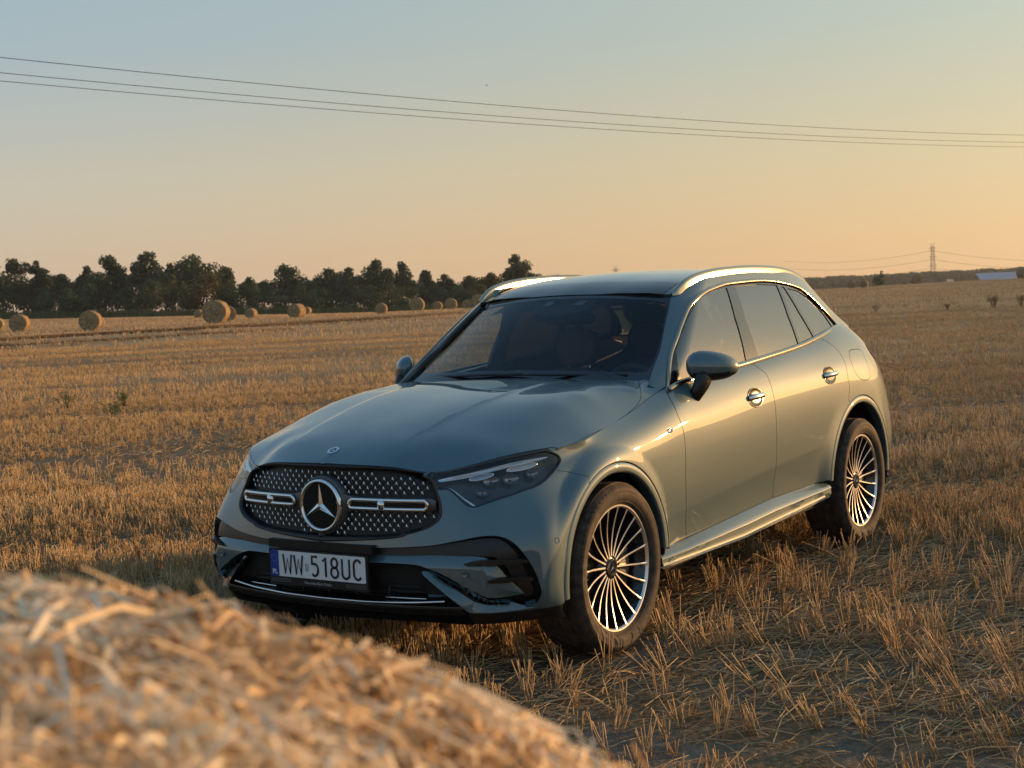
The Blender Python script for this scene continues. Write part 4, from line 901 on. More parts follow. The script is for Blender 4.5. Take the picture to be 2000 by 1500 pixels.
def inv_xz(S, pts, a0, b0):
    out = []
    for x, z in pts:
        q = np.array([a0, b0], float)
        for _ in range(30):
            f = S.ev(*q)[0][[0, 2]]-[x, z]; h = 1e-4
            J = np.stack([(S.ev(q[0]+h, q[1])[0][[0, 2]]-[x, z]-f)/h, (S.ev(q[0], q[1]+h)[0][[0, 2]]-[x, z]-f)/h], -1)
            d = np.linalg.lstsq(J, f, rcond=None)[0]; n = np.abs(d).max(); q = q-d*min(1, .5/max(n, 1e-9))
            q[1] = min(max(q[1], -.2), 9)
            if n < 1e-6: break
        out.append(q)
    return np.array(out)
car = empty("parked_car")
tag(car, "grey-green metallic SUV parked on the stubble field beside the bale", "car")
O_ = {k: np.array(v) for k, v in OUT.items()}
AF = (.03, .365, .455); AR = (-2.86, .385, .485)
def arch_uv(A, a0):
    g = np.linspace(rad(-22), rad(202), 64); pts = [(A[0]+A[2]*math.cos(t), A[1]+A[2]*math.sin(t)) for t in g]
    pts = [p for p in pts if p[1] > .255]
    q = inv_xz(skirt, pts, a0, 5)
    return np.concatenate([[(q[0, 0], -.3)], q, [(q[-1, 0], -.3)]])
archF, archR = arch_uv(AF, 8.), arch_uv(AR, 16.)
def up9(L, lim): L = L.copy(); L[L[:, 1] > lim, 1] = 9.3; return L
g_ = O_['grille'].copy(); g_[0, 0] = -.05; g_[-1] = (-.05, 9.3); g_ = up9(g_, 8.3)
grille_uv = np.concatenate([[(-.05, 4.08)], fine(g_[:15], False, n=4)[1:], [(2.6, 9.3), (-.05, 9.3)]])
grille_uv[:, 1] = np.minimum(grille_uv[:, 1], 9.3)
h_ = O_['headlight']
head_uv = np.concatenate([[(2.86, 9.3), (5.6, 9.3), (5.75, 8.95)], fine(h_[7:23], False, n=4), [(3.034, 7.11), (3.01, 7.40), (2.90, 7.80), (2.80, 8.3)]])
i_ = O_['intake'].copy()
intake_uv = np.concatenate([[(-.05, i_[0, 1])], fine(i_[:26], False, n=4), fine(i_[26:], False, n=4), [(3.46, .6), (3.45, -.3), (-.05, -.3)]])
b_ = O_['bar']
bar_uv = np.concatenate([[(-.05, b_[0, 1])], fine(b_[:8], False, n=4), fine(b_[8:13], False, n=3), fine(b_[13:17], False, n=3), fine(b_[17:], False, n=4), [(-.05, b_[-1, 1])]])
d1 = O_['door1']; d2 = O_['door2']; d3 = O_['door3']; sl = O_['sill']
d1 = np.concatenate([[(d1[0, 0]-.05, 9.3)], fine(d1, False, n=4)]); d2 = np.concatenate([[(d2[1, 0]-.2, 9.3)], fine(d2[1:], False, n=4)]); d3 = np.concatenate([[(d3[0, 0]-.12, 9.3)], fine(d3, False, n=4)])
def sill_between(a, b): return [q for q in fine(sl, False, n=4) if a+.05 < q[0] < b-.05]
archc = inv_xz(skirt, [(AR[0], AR[1]+.2)], 16, 4)[0]
door1_uv = np.concatenate([d1, sill_between(d1[-1, 0], d2[-1, 0]), d2[::-1]])
door2_uv = np.concatenate([d2, sill_between(d2[-1, 0], 20), [(14.9, 1.15), archc], d3[::-1]])
sill_uv = np.concatenate([[(8.3, 1.32)], sl, [(15.2, 1.15), (15.6, -.3), (8.3, -.3)]])
bump_uv = np.concatenate([[(-.5, -.5), (-.5, 9.3), (5.0, 9.3), (5.9, 7.6)], O_['bumperline'][1:], [inv_xz(skirt, [(AF[0]+.3, .45)], 7, 3)[0], (7.6, -.5)]])
fuel_uv = fine(O_['fuel'], n=3)
lip_uv = np.concatenate([[(3.3, 1.0)], O_['lip'], [(7.3, .9), (7.6, -.4), (3.3, -.4)]])
blade_uv = np.concatenate([fine(O_['blade'][:10], False, n=3), fine(O_['blade'][10:], False, n=3)])
skS = Sheet(skirt, np.linspace(0, 22, 265), np.linspace(0, 9, 73), [archF, archR, grille_uv, head_uv, intake_uv, bar_uv, door1_uv, door2_uv, sill_uv, fuel_uv, bump_uv, blade_uv, lip_uv])
C = skS.c
mF, mR, mG, mH, mI, mB, mD1, mD2, mS, mFu, mBu = (pip(C, q) for q in (archF, archR, grille_uv, head_uv, intake_uv, bar_uv, door1_uv, door2_uv, sill_uv, fuel_uv, bump_uv))
mBl = pip(C, blade_uv) & ~mI & ~mS; mLi = pip(C, lip_uv) & mBu & ~mI & ~mF & ~mBl
hole = mF | mR | mG | mH | mS
# ---- hood and the fender corner beside the windscreen
rim = skirt.ev(np.linspace(0, 10, 161), np.full(161, 9.))[:, :2]
hs = O_['hoodshut'][3:]
j_ = int(np.argmin(((rim-hs[0])**2).sum(1)))
hoodpoly = np.concatenate([rim[:j_], fine(hs, False, n=4), [(-.668, .60), (-.655, .3), (-.65, -.05), (.9, -.05)]])
hoodpoly[0] = (.825, -.05)
cornerpoly = np.concatenate([fine(hs, False, n=4), [(-.70, .70), (-.74, .76), (-.72, .80)], rim[j_:][::-1]])
hdS = Sheet(hood, np.linspace(-.78, .84, 109), np.linspace(0, .90, 61), [hoodpoly, cornerpoly])
hoodm = pip(hdS.c, hoodpoly); cornm = pip(hdS.c, cornerpoly) & ~hoodm
BODY = part("hood", hdS.piece(hoodm, both=True, gap=.0025), PAINT, car)
fender = part("fender", merge(skS.piece(~hole & ~mBu & ~mD1 & ~mD2 & (C[:, 0] < 11.5) & ~mI), hdS.piece(cornm, gap=0., depth=.006)), PAINT, car); mirrored(fender)
bumper = part("front_bumper", merge(skS.piece(mBu & ~hole & ~mI & ~mBl, both=True, depth=.03, gap=0), skS.piece(mBu & ~hole & ~mI & ~mBl & (C[:, 0] < -9), depth=0)) if False else skS.piece(mBu & ~hole & ~mI & ~mBl & ~mLi, both=True, depth=.03, gap=0), PAINT, car)
part("bumper_skirt", skS.piece(mLi, off=-.008, both=True, depth=.02, gap=0), SATBLK, bumper)
def seg_dist(P, L):
    best = np.full(len(P), 1e9)
    for a, b in zip(L[:-1], L[1:]):
        e = b-a; t = np.clip(((P-a)@e)/(e@e+1e-12), 0, 1); best = np.minimum(best, np.linalg.norm(P-a-t[:, None]*e, axis=1))
    return best
class Pushed:
    # the nose skin with a smooth offset laid on it
    def __init__(s, fn): s.fn = fn
    def ev(s, u, v): P = skirt.ev(u, v); return P+s.fn(P)
    def nrm(s, u, v, h=2.5e-2): n = np.cross(s.ev(u+h, v)-s.ev(u-h, v), s.ev(u, v+h)-s.ev(u, v-h)); return n/np.linalg.norm(n, axis=1, keepdims=True)
tp_ = skirt.ev(*np.maximum(bar_uv[1:46], 0).T)
def roll(P): t = np.clip(1-seg_dist(P, tp_)/.055, 0, 1); return np.stack([-.024*t*t*(1.5-.5*t), 0*t, 0*t], -1)
up_ = skirt.ev(*fine(O_['blade'][:10], False, n=5).T); lo_ = skirt.ev(*fine(O_['blade'][10:], False, n=5).T)
def ledge(P):
    du, dl = seg_dist(P, up_), seg_dist(P, lo_); t = dl/(du+dl+1e-9); w = np.minimum((du+dl)*.9, .045); return np.stack([-w*t*.80+.003*(1-t), -w*t*.35, 0*t], -1)
brS = Sheet(Pushed(roll), np.linspace(0, 6, 120), np.linspace(.8, 4.6, 76), [bar_uv]); part("bumper_bar", brS.piece(pip(brS.c, bar_uv), both=True, off=-.006, depth=.03, gap=.005), PAINT, bumper)
blS = Sheet(Pushed(ledge), np.linspace(2.2, 5.8, 90), np.linspace(.5, 3.1, 56), [blade_uv]); bl_ = part("bumper_blade", blS.piece(pip(blS.c, blade_uv), gap=0, depth=0), PAINT, bumper); mirrored(bl_)
fd = part("front_door", skS.piece(mD1 & ~hole), PAINT, car); fdr = mirrored(fd)
rd = part("rear_door", skS.piece(mD2 & ~hole), PAINT, car); rdr = mirrored(rd)
qp = part("rear_quarter_panel", skS.piece(~hole & ~mBu & ~mD1 & ~mD2 & ~mFu & (C[:, 0] > 14.6)), PAINT, car); mirrored(qp)
fu = part("fuel_flap", skS.piece(mFu & ~hole, gap=.0016), PAINT, car)
ins = part("inner_body", skS.piece(~(mF | mR | mG | mH | mI), off=-.022, gap=.02, depth=0, both=True), MATTBLK, car)
inh = part("hood_underside", hdS.piece(hoodm | cornm, off=-.02, gap=.004, depth=0, both=True), MATTBLK, car)
# ---- wheel arch trims, wheel houses
def arch_ring(A, r_in, parent, a0):
    ro = A[2]-.003; g = np.linspace(rad(-6), rad(186), 90); g = np.array([t for t in g if A[1]+ro*math.sin(t) > ((.31 if math.cos(t) > 0 else .374) if A is AF else (.424 if math.cos(t) > 0 else .36))])
    q = inv_xz(skirt, [(A[0]+(A[2]+.004)*math.cos(t), A[1]+(A[2]+.004)*math.sin(t)) for t in g], a0, 5); yb = skirt.ev(q[:, 0], q[:, 1])[:, 1]
    k = np.ones(9)/9; yb = np.convolve(np.pad(yb, 4, mode='edge'), k, 'valid')
    G = [[(A[0]+r*math.cos(t), y0+dy, A[1]+r*math.sin(t)) for r, dy in ((ro, -.030), (ro, -.003), (ro-.006, .002), ((ro*.5+r_in*.5), .005), (r_in+.006, .003), (r_in, -.004), (r_in+.004, -.045))] for t, y0 in zip(g, yb)]
    return MB().grid(np.array(G)[::-1]).build("wheel_arch_trim", PAINT, parent, angle=40)
for A, a0 in ((AF, 8.), (AR, 16.)):
    a = arch_ring(A, A[2]-.044, car, a0); mirrored(a)
    prof = [(A[2]-.02, .915), (A[2]+.0, .80), (A[2]+.0, .45), (.05, .44)]
    b = MB(); g = np.linspace(rad(-12), rad(192), 40)
    b.grid([[(A[0]+r*math.cos(t), yy, A[1]+r*math.sin(t)) for r, yy in prof] for t in g])
    w = b.build("wheel_house", MATTBLK, car); mirrored(w)
# ---- sill panel with its scooped flank
xs = np.linspace(-.37, -2.395, 80); G = []
for x in xs:
    s_ = (-.37-x)/2.025; zt = np.interp(x, [-2.4, -1.63, -.64, -.42], [.424, .419, .369, .366]); zb = np.interp(x, [-2.4, -1.27, -.43], [.335, .286, .290])
    e = np.clip(min(s_, 1-s_)/.06, 0, 1)
    row = []
    for t, y in ((0, .880), (.04, .886), (.12, .897), (.26, .913), (.38, .925), (.44, .927), (.47, .925), (.55, .918), (.7, .917), (.84, .926), (.93, .930), (.97, .928), (1, .918), (1.08, .86), (1.1, .70)):
        if .44 < t < .96:                              # the scoop is a leaf that tapers out at both ends
            lo_ = .44+.40*(1-math.sin(math.pi*np.clip(s_*1.02, 0, 1))**.5); hi_ = .97
            d = .012*np.clip((t-lo_)/.05, 0, 1)*np.clip((hi_-t)/.05, 0, 1); y = .929-.004-d*1.4
        row.append((x, y, zt+(zb-zt)*t))
    G.append(row)
sk_ = MB().grid(G).build("sill_panel", PAINT, car, angle=35); mirrored(sk_)
# ---- cabin sides
top = [(-1.28, 1.538), (-1.36, 1.58), (-1.55, 1.603), (-1.8, 1.620), (-2.2, 1.632), (-2.6, 1.615), (-2.9, 1.575), (-3.18, 1.53), (-3.36, 1.45), (-3.44, 1.34), (-3.42, 1.255)]
bot = [(-3.3, 1.252), (-3.15, 1.262), (-2.888, 1.262), (-2.55, 1.216), (-2.2, 1.180), (-1.65, 1.142), (-1.15, 1.110), (-.80, 1.085), (-.68, 1.075), (-.64, 1.085)]
crest = [(-.628, 1.100), (-.645, 1.114), (-.741, 1.178), (-.850, 1.248), (-.935, 1.313), (-1.020, 1.378), (-1.105, 1.440), (-1.185, 1.500)]
frame_uv = np.array(crest+top+bot)
dlo_uv = np.concatenate([fine(O_['dlotop'], False, n=4), fine(O_['dlobot'][1:-1], False, n=3)[::-1]])
pane = {k: fine(O_[k], n=1) for k in ('pane1', 'pane2', 'pane3', 'pane4')}
suS = Sheet(sideup, np.linspace(-3.65, -.6, 130), np.linspace(1.06, 1.65, 46), [frame_uv, dlo_uv]+list(pane.values()))
c = suS.c; mf, md = pip(c, frame_uv), pip(c, dlo_uv); mp = {k: pip(c, q) for k, q in pane.items()}
anyp = mp['pane1'] | mp['pane2'] | mp['pane3'] | mp['pane4']
pl = part("roof_pillar", suS.piece(mf & ~md, gap=.001, depth=.02), PAINT, car); mirrored(pl)
tr = part("window_surround", suS.piece(md & ~anyp, gap=-.001, off=-.003, depth=.02), GLOSSBLK, car); mirrored(tr)
for k, host, gm in (('pane1', (fd, fdr), SIDEG), ('pane2', (rd, rdr), PRIVG), ('pane3', (rd, rdr), PRIVG), ('pane4', (car, car), PRIVG)):
    w = part("window" if k != 'pane4' else "quarter_window", suS.piece(mp[k], gap=-.001, off=-.007, depth=0), gm, host[0]); w2 = mirrored(w); w2.parent = host[1]
def strip(name, L, S, r, flat, m, off=.004, parent=car, twin=True):
    L = fine(L, False, n=5); P = S.ev(L[:, 0], L[:, 1]); N = S.nrm(L[:, 0], L[:, 1])
    o = MB().tube(P+off*N, r, 10, flat=flat, up=N).build(name, m, parent)
    if twin: mirrored(o)
    return o
strip("window_chrome", O_['dlotop'], sideup, .0105, .5, SATCHR)
# belt strip lies on the ledge between door and glass
bl = fine(np.array([(-.685, .826, 1.076), (-.80, .834, 1.098), (-1.15, .842, 1.124), (-1.65, .842, 1.156), (-2.2, .831, 1.193), (-2.55, .812, 1.229), (-2.80, .786, 1.258), (-2.95, .764, 1.272), (-3.035, .745, 1.272)]), False, n=6)
o = MB().tube(bl, .013, 10, flat=.55, up=(0, .8, .6)).build("belt_chrome", SATCHR, car); mirrored(o)
# ---- roof and windscreen
roofpoly = np.array([(-1.135, -.05), (-1.14, .2), (-1.165, .40), (-1.195, .52), (-1.225, .578), (-1.3, .585), (-1.8, .592), (-2.4, .592), (-2.9, .566), (-3.1, .515), (-3.28, .45), (-3.36, -.05)])
headerl = np.array([(-1.30, -.05), (-1.305, .2), (-1.33, .40), (-1.37, .535)]); sidel = np.array([(-1.37, .535), (-1.8, .54), (-2.4, .54), (-3.2, .51)])
rfS = Sheet(roof, np.linspace(-3.4, -1.1, 93), np.linspace(0, .62, 32), [roofpoly], [headerl, sidel])
c = rfS.c; inr = pip(c, roofpoly); pano = pip(c, np.concatenate([headerl, sidel, [(-3.2, -.05)]])); head = inr & ~pano & (c[:, 0] > -1.38) & (c[:, 1] < .54)
part("panoramic_roof", rfS.piece(pano & inr, both=True, gap=.0015), ROOFG, car)
part("roof_header", rfS.piece(head, both=True, gap=.0015), GLOSSBLK, car)
part("roof_edge", rfS.piece(inr & ~pano & ~head, both=True, gap=.0015), PAINT, car)
wg = np.linspace(0, 3, 31)
wsS = Sheet(wscreen, np.linspace(0, 3, 43), np.linspace(0, 3, 43), [np.array([(-.1, .30), (2.2, .28), (2.62, .34), (2.76, .55), (2.80, 1.6), (2.72, 2.55), (2.5, 2.76), (2.0, 2.80), (.9, 2.78), (-.1, 2.78)])])
clear = pip(wsS.c, [(-.1, .30), (2.2, .28), (2.62, .34), (2.76, .55), (2.80, 1.6), (2.72, 2.55), (2.5, 2.76), (2.0, 2.80), (.9, 2.78), (-.1, 2.78)])
ws_ = part("windscreen", wsS.piece(clear, both=True, gap=0, depth=0), WSG, car)
cr_ = fine(np.array(crest), False, n=4); Pc = sideup.ev(cr_[:, 0], cr_[:, 1]); tv_ = np.linspace(-.02, 3, len(Pc)); Pw = wscreen.ev(np.full(len(Pc), 2.97), np.clip(tv_, 0, 3))
Pc2 = Pc+[-.004, .003, -.002]; wt = MB().grid([[a+[-.004, 0, -.004], a*.5+b*.5+[.003, -.004, .003], b] for a, b in zip(Pw, Pc2)]).build("windscreen_trim", SATBLK, car); mirrored(wt)
part("windscreen_border", wsS.piece(~clear, both=True, gap=0, depth=.012), GLOSSBLK, ws_)
o = MB().grid([[wscreen.ev(u, -.0)[0]+[d, 0, -.004-e] for d, e in ((.0, 0), (.03, .02), (.08, .045), (.10, .10))] for u in np.linspace(0, 3, 24)]); cow = o.build("cowl", SATBLK, car); mirrored(cow)
# tailgate, rear glass
E9 = skirt.ev(np.linspace(18.7, 22, 20), np.full(20, 9.)); R9 = [(np.interp(y, [0, .34, .40], [-3.36, -3.31, -3.27]), y, None) for y in np.linspace(.40, 0, 20)]
G = [[np.array(a)*(1-t)+np.array([b[0], b[1], roof.ev(b[0], b[1])[0][2]])*t+np.array([.06*math.sin(math.pi*t)*(a[1] > .2), -.05*math.sin(math.pi*t)*(a[1] > .2), .0]) for t in np.linspace(0, 1, 8)] for a, b in zip(E9, R9)]
o = MB().grid(G[:14]).build("rear_pillar", PAINT, car, recalc=False); mirrored(o)
o = MB().grid(G[13:]).build("rear_window", GLOSSBLK, car, recalc=False); mirrored(o)
def rail():
    P = fine(np.array([(-1.195, .590, 1.516), (-1.26, .598, 1.556), (-1.34, .603, 1.590), (-1.48, .607, 1.618), (-1.70, .609, 1.638), (-2.05, .609, 1.648), (-2.4, .607, 1.642), (-2.62, .603, 1.624), (-2.78, .595, 1.596), (-2.93, .585, 1.556)]), False, n=6)
    s = np.linspace(0, 1, len(P)); w = .0125*np.clip(np.minimum(s, 1-s)/.08+.3, 0, 1); h = .008+.030*np.clip(np.minimum(s, 1-s)/.10, 0, 1)
    G = [[(x, y+a*ww, z+b_*hh) for a, b_, hh in ((1.5, -1, k), (1.25, -.35, k), (1.0, 0, k), (.5, .12, .03), (-.4, .12, .03), (-.9, -.02, k), (-1.05, -.4, k), (-1.2, -1, k))] for (x, y, z), ww, k in zip(P, w, h)]
    return MB().grid(np.array(G)).build("roof_rail", SATCHR, car, angle=60)
r_ = rail(); mirrored(r_)
# ================================================================ the car: nose
def off_piece(sh, mask, off, **k): return sh.piece(mask, off=off, **k)
def on_skirt(L, off=0., n=4, closed=True):
    q = fine(np.asarray(L, float), closed, n=n); return skirt.ev(q[:, 0], q[:, 1])+off*skirt.nrm(q[:, 0], q[:, 1]), skirt.nrm(q[:, 0], q[:, 1])
def both_sides(P): return np.concatenate([P[::-1]*[1, -1, 1], P[1:] if abs(P[0, 1]) < 1e-3 else P])
grille = part("grille", skS.piece(mG, both=True, off=-.034, gap=-.004, depth=0), simple("grille_black", (.004, .004, .0045), .5), car)
# surround: from the bottom centre round to the top centre, both halves
gl = grille_uv[:-2]; gl = gl[gl[:, 0] > -.01]
P = skirt.ev(gl[:, 0], np.minimum(gl[:, 1], 8.97)); k0 = len(P)
topc = skirt.ev(np.linspace(2.75, 0, 24), np.full(24, 8.90)); P = np.concatenate([P[P[:, 2] < .842], topc]); P[0, 1] = 0; P[-1, 1] = 0
N = np.array([1, 0, 0.])
loop = np.concatenate([P, P[::-1][1:-1]*[1, -1, 1]])
cen_ = np.array([0, 0, .71])
ring = []
loop_in = loop.copy(); dv = loop-np.array([0, 0, .715]); dv[:, 0] = 0
for i, q in enumerate(loop):
    w = np.array([0, -q[1]*.55, -(q[2]-.715)]); w /= np.linalg.norm(w)+1e-9
    ring.append([q+np.array([-.012, 0, 0])-w*.004, q+np.array([.004, 0, 0]), q+w*.006+np.array([.006, 0, 0]), q+w*.016+np.array([.002, 0, 0]), q+w*.021+np.array([-.012, 0, 0]), q+w*.023+np.array([-.036, 0, 0])])
MB().grid(np.array(ring), closed_u=True).build("grille_frame", SATBLK, grille, angle=50)
def gx(y, z, off=0.):
    # x of the nose at (y, z)
    zz = np.array([FZ_[0] for FZ_ in GXT]); return None
nt_ = skirt.ev(np.repeat(np.linspace(0, 3.4, 69), 61), np.tile(np.linspace(3.9, 9, 61), 69)); ntps = TPS(np.c_[nt_[::6, 1], nt_[::6, 2], nt_[::6, 0]], 1e-6)
def nose_x(y, z): return ntps.h(np.abs(np.atleast_1d(y)), np.atleast_1d(z))
inside = np.array([(q[1], q[2]) for q in loop])
def in_grille(y, z, m=.0):
    c0 = np.array([0., .715]); return pip(np.c_[y, z], c0+(inside-c0)*(1-m/np.array([.54, .15])))
# little three-armed stars on a fine net
pts = []; dy, dz = .0365, .0185
for r in range(-9, 10):
    z = .713+r*dz
    for c_ in range(-16, 17):
        y = (c_+.5*(r % 2))*dy; pts.append((y, z))
pts = np.array(pts); k = in_grille(pts[:, 0], pts[:, 1], .030) & (np.hypot(pts[:, 0], pts[:, 1]-.713) > .122) & ~((np.abs(pts[:, 1]-.728) < .026) & (np.abs(pts[:, 0]) < .52))
pts = pts[k]; X0 = nose_x(pts[:, 0], pts[:, 1])-.019
b = MB(); lat = MB()
for (y, z), x in zip(pts, X0):
    sl_ = -.6*y
    V = [(x+.004, y, z)]; F = []
    for a in (90, 210, 330):
        t = rad(a); L = .0092 if a == 90 else .0085; ca, sa = math.cos(t), math.sin(t); w = .0030
        tip = (ca*L, sa*L); l_ = (-sa*w, ca*w); k = len(V)
        for p_ in ((l_[0]+ca*.002, l_[1]+sa*.002), (tip[0]-sa*.0013, tip[1]+ca*.0013), (tip[0]+sa*.0013, tip[1]-ca*.0013), (-l_[0]+ca*.002, -l_[1]+sa*.002)): V.append((x+sl_*p_[0], y+p_[0], z+p_[1]))
        F += [(0, k, k+1), (0, k+1, k+2), (0, k+2, k+3), (0, k+3, k)]
    b.add(V, F)
    for s in (1, -1):
        y2, z2 = y+s*dy/2, z+dz
        x2 = x-.3*((y2**2)-(y**2)); lat.add([(x-.004, y-.0012, z), (x-.004, y+.0012, z), (x2-.004, y2+.0012, z2), (x2-.004, y2-.0012, z2)], [(0, 1, 2, 3)])
b.build("star_pattern", simple("star_metal", (.62, .61, .60), .25, 1.0), grille, smooth=False, recalc=False)
lat.build("lattice", simple("lattice_black", (.02, .02, .022), .35), grille, smooth=False, recalc=False)
# crossbar: grey bar that carries the star, chrome louvres with black slots
BAR = simple("bar_grey", (.10, .105, .11), .35, .6)
for s in (1, -1):
    ys = np.linspace(.085, .525, 30); G = []
    for y in ys:
        hw = .027+.026*math.exp(-((y-.085)/.035)**1.3); zc_ = .728-.005*(y/.5)
        if y > .50: hw *= max(.35, 1-((y-.50)/.035)**2*.65)
        x = nose_x([y], [zc_])[0]
        G.append([(x-.03, s*y, zc_-hw), (x-.006, s*y, zc_-hw), (x-.001, s*y, zc_-hw*.5), (x, s*y, zc_+hw*.4), (x-.004, s*y, zc_+hw), (x-.03, s*y, zc_+hw)])
    MB().grid(np.array(G)).build("crossbar", BAR, grille, angle=60)
    # louvre: closed chrome loop around two slots
    def louv(y, v): zc_ = .729-.005*(y/.5); return np.array([nose_x([y], [zc_])[0]+.007, s*y, zc_+v*1.15])
    top_ = [louv(y, .0155) for y in np.linspace(.165, .485, 14)]; bot_ = [louv(y, -.0155) for y in np.linspace(.485, .155, 14)]
    MB().tube(np.array(top_+[louv(.495, .006), louv(.495, -.008)]+bot_+[louv(.148, -.006), louv(.152, .008)]), .0085, 8, closed=True, flat=.8, up=(1, 0, 0)).tube(np.array([louv(.30, -.015), louv(.30, .015)]), .019, 8, flat=.45, up=(1, 0, 0)).build("louvre", CHROME, grille)
    sl2 = MB()
    for y0, y1 in ((.162, .284), (.316, .485)):
        ys2 = np.linspace(y0, y1, 10); sl2.add([louv(y, -.0125)+[-.002, 0, 0] for y in ys2]+[louv(y, .0125)+[-.002, 0, 0] for y in ys2], [(i, i+1, i+11, i+10) for i in range(9)])
    sl2.build("slot", GLOSSBLK, grille, smooth=False)
# the star
ex = nose_x([0.], [.713])[0]+.006; EC = np.array([ex, 0, .713])
em = MB().lathe([(.001, .0), (.094, .0), (.096, -.02)], 64, 'x', EC).build("emblem", GLOSSBLK, grille, angle=40)
MB().lathe([(.112, -.03), (.111, .002), (.105, .009), (.098, .008), (.0945, .001), (.0945, -.01)], 72, 'x', EC).build("emblem_ring", CHROME, em)
MB().lathe([(.128, -.04), (.122, -.012), (.112, -.006), (.108, -.03)], 64, 'x', EC).build("emblem_plinth", BAR, em)
def star3(c, R, w, h, X=np.array([0, -1., 0]), Yv=np.array([0, 0, 1.]), Z=np.array([1., 0, 0])):
    V = [c+Z*h]; F = []
    for a in (90, 210, 330):
        t, u = rad(a), rad(a+60); V += [c+R*(math.cos(t)*X+math.sin(t)*Yv)+Z*h*.25, c+w*(math.cos(u)*X+math.sin(u)*Yv)]
    n = 6
    for i in range(6): F.append((0, 1+i, 1+(i+1) % 6))
    return MB().add(V, F)
star3(EC+np.array([.001, 0, 0]), .091, .0165, .009).build("emblem_star", CHROME, em, smooth=False, recalc=False)
# round badge on the bonnet
q = O_['emblem'][0]; hp = hood.ev(.752, 0.)[0]; hn = hood.nrm(np.array([.752]), np.array([0.]))[0]; X = np.array([0, -1., 0]); Yv = np.cross(hn, X); Yv = -Yv if Yv[2] < 0 else Yv
def disc(c, r0, r1, off, n=40): g = np.arange(n)*2*math.pi/n; A = [c+hn*off+r0*(math.cos(t)*X+math.sin(t)*Yv) for t in g]; B = [c+hn*(off-.0006)+r1*(math.cos(t)*X+math.sin(t)*Yv) for t in g]; return A, B, n
A, B, n = disc(hp, .0155, .0265, .0022); A2, B2, _ = disc(hp, .0265, .028, .0018); bd = MB().add(A+B, [(i, n+i, n+(i+1) % n, (i+1) % n) for i in range(n)])
bdg = bd.build("bonnet_badge", simple("badge_silver", (.62, .66, .70), .3, .9), BODY)
A, B, n = disc(hp, .0005, .0158, .0020); MB().add(A+B, [(i, n+i, n+(i+1) % n, (i+1) % n) for i in range(n)]).build("badge_field", simple("badge_blue", (.012, .03, .07), .25), bdg)
star3(hp+hn*.0022, .0158, .0034, .0012, X, Yv, hn).build("badge_star", simple("badge_star_silver", (.75, .77, .8), .3, .9), bdg, smooth=False, recalc=False)
# ================================================================ headlights
def uvpoly(L, off, m, name, parent, n=3):
    q = fine(np.asarray(L, float), n=n); P = skirt.ev(q[:, 0], q[:, 1]); N = skirt.nrm(q[:, 0], q[:, 1]); c = P.mean(0); P2 = P+off*N
    k = len(P2); V = list(P2)+[P2.mean(0)+.003*N.mean(0)]; o = mesh(name, V, [(i, (i+1) % k, k) for i in range(k)], m, parent); 
    return o
hls = []
for side in (0,):
    hl = part("headlight", skS.piece(mH & ~mG, off=-.055, gap=-.002, depth=0), LAMPGREY, car)
    rimo = skS.piece(mH & ~mG, off=-.004, gap=.0005, depth=.055)
    part("lens", skS.piece(mH & ~mG, off=-.004, gap=.010, depth=0), LENSG, hl)
    # black edge between lens and body
    ids = head_uv; q = fine(ids[3:-1], False, n=2); P = skirt.ev(q[:, 0], np.minimum(q[:, 1], 8.95)); N = skirt.nrm(q[:, 0], np.minimum(q[:, 1], 8.95))
    tq = np.linspace(2.9, 5.7, 30); P_t = skirt.ev(tq, np.full(30, 8.90)); N_t = skirt.nrm(tq, np.full(30, 8.90))
    Pl, Nl = np.concatenate([P_t, P]), np.concatenate([N_t, N])
    wall = [[p-.0045*n, p-.03*n, p-.06*n] for p, n in zip(Pl, Nl)]
    MB().grid(np.array(wall), closed_u=True).build("lamp_wall", MATTBLK, hl)
    MB().tube(Pl-.004*Nl, .0075, 8, closed=True, flat=.6, up=Nl).build("lamp_edge", GLOSSBLK, hl)
    uvpoly(O_['drl'], -.016, REFL, "light_strip", hl); uvpoly(O_['hook'], -.014, REFL, "light_hook", hl)
    for kx in ('lampa', 'lampb'):
        lp = uvpoly(O_[kx], -.024, simple("projector_grey", (.42, .45, .50), .15, .4), "projector", hl)
        P, N = on_skirt(O_[kx], -.022); MB().tube(P, .0028, 6, closed=True, up=N).build("projector_ring", REFL, lp)
    # inner reflectors seen through the lens
    b = MB(); b2 = MB()
    for u0, v0, r_ in ((4.35, 7.75, .030), (5.05, 7.75, .030), (5.65, 7.75, .024), (4.1, 7.05, .022)):
        P = skirt.ev(u0, v0)[0]; N = skirt.nrm(np.array([u0]), np.array([v0]))[0]; a = np.cross(N, [0, 0, 1]); a /= np.linalg.norm(a); c2 = np.cross(a, N)
        g = np.arange(20)*2*math.pi/20
        b.grid([[P-N*(.05-dd)+r*(math.cos(t)*a*1.15+math.sin(t)*c2*.8) for r, dd in ((r_*.2, 0), (r_*.7, .004), (r_, .016))] for t in g], closed_u=True)
    b.build("reflector", simple("reflector_dark", (.25, .26, .28), .2, .8), hl)
    hls.append(hl)
def mirror_tree(o, parent):
    c = mirrored(o); c.parent = parent
    for ch in [x for x in bpy.data.objects if x.parent == o]: mirror_tree(ch, c)
    return c
mirror_tree(hl, car)
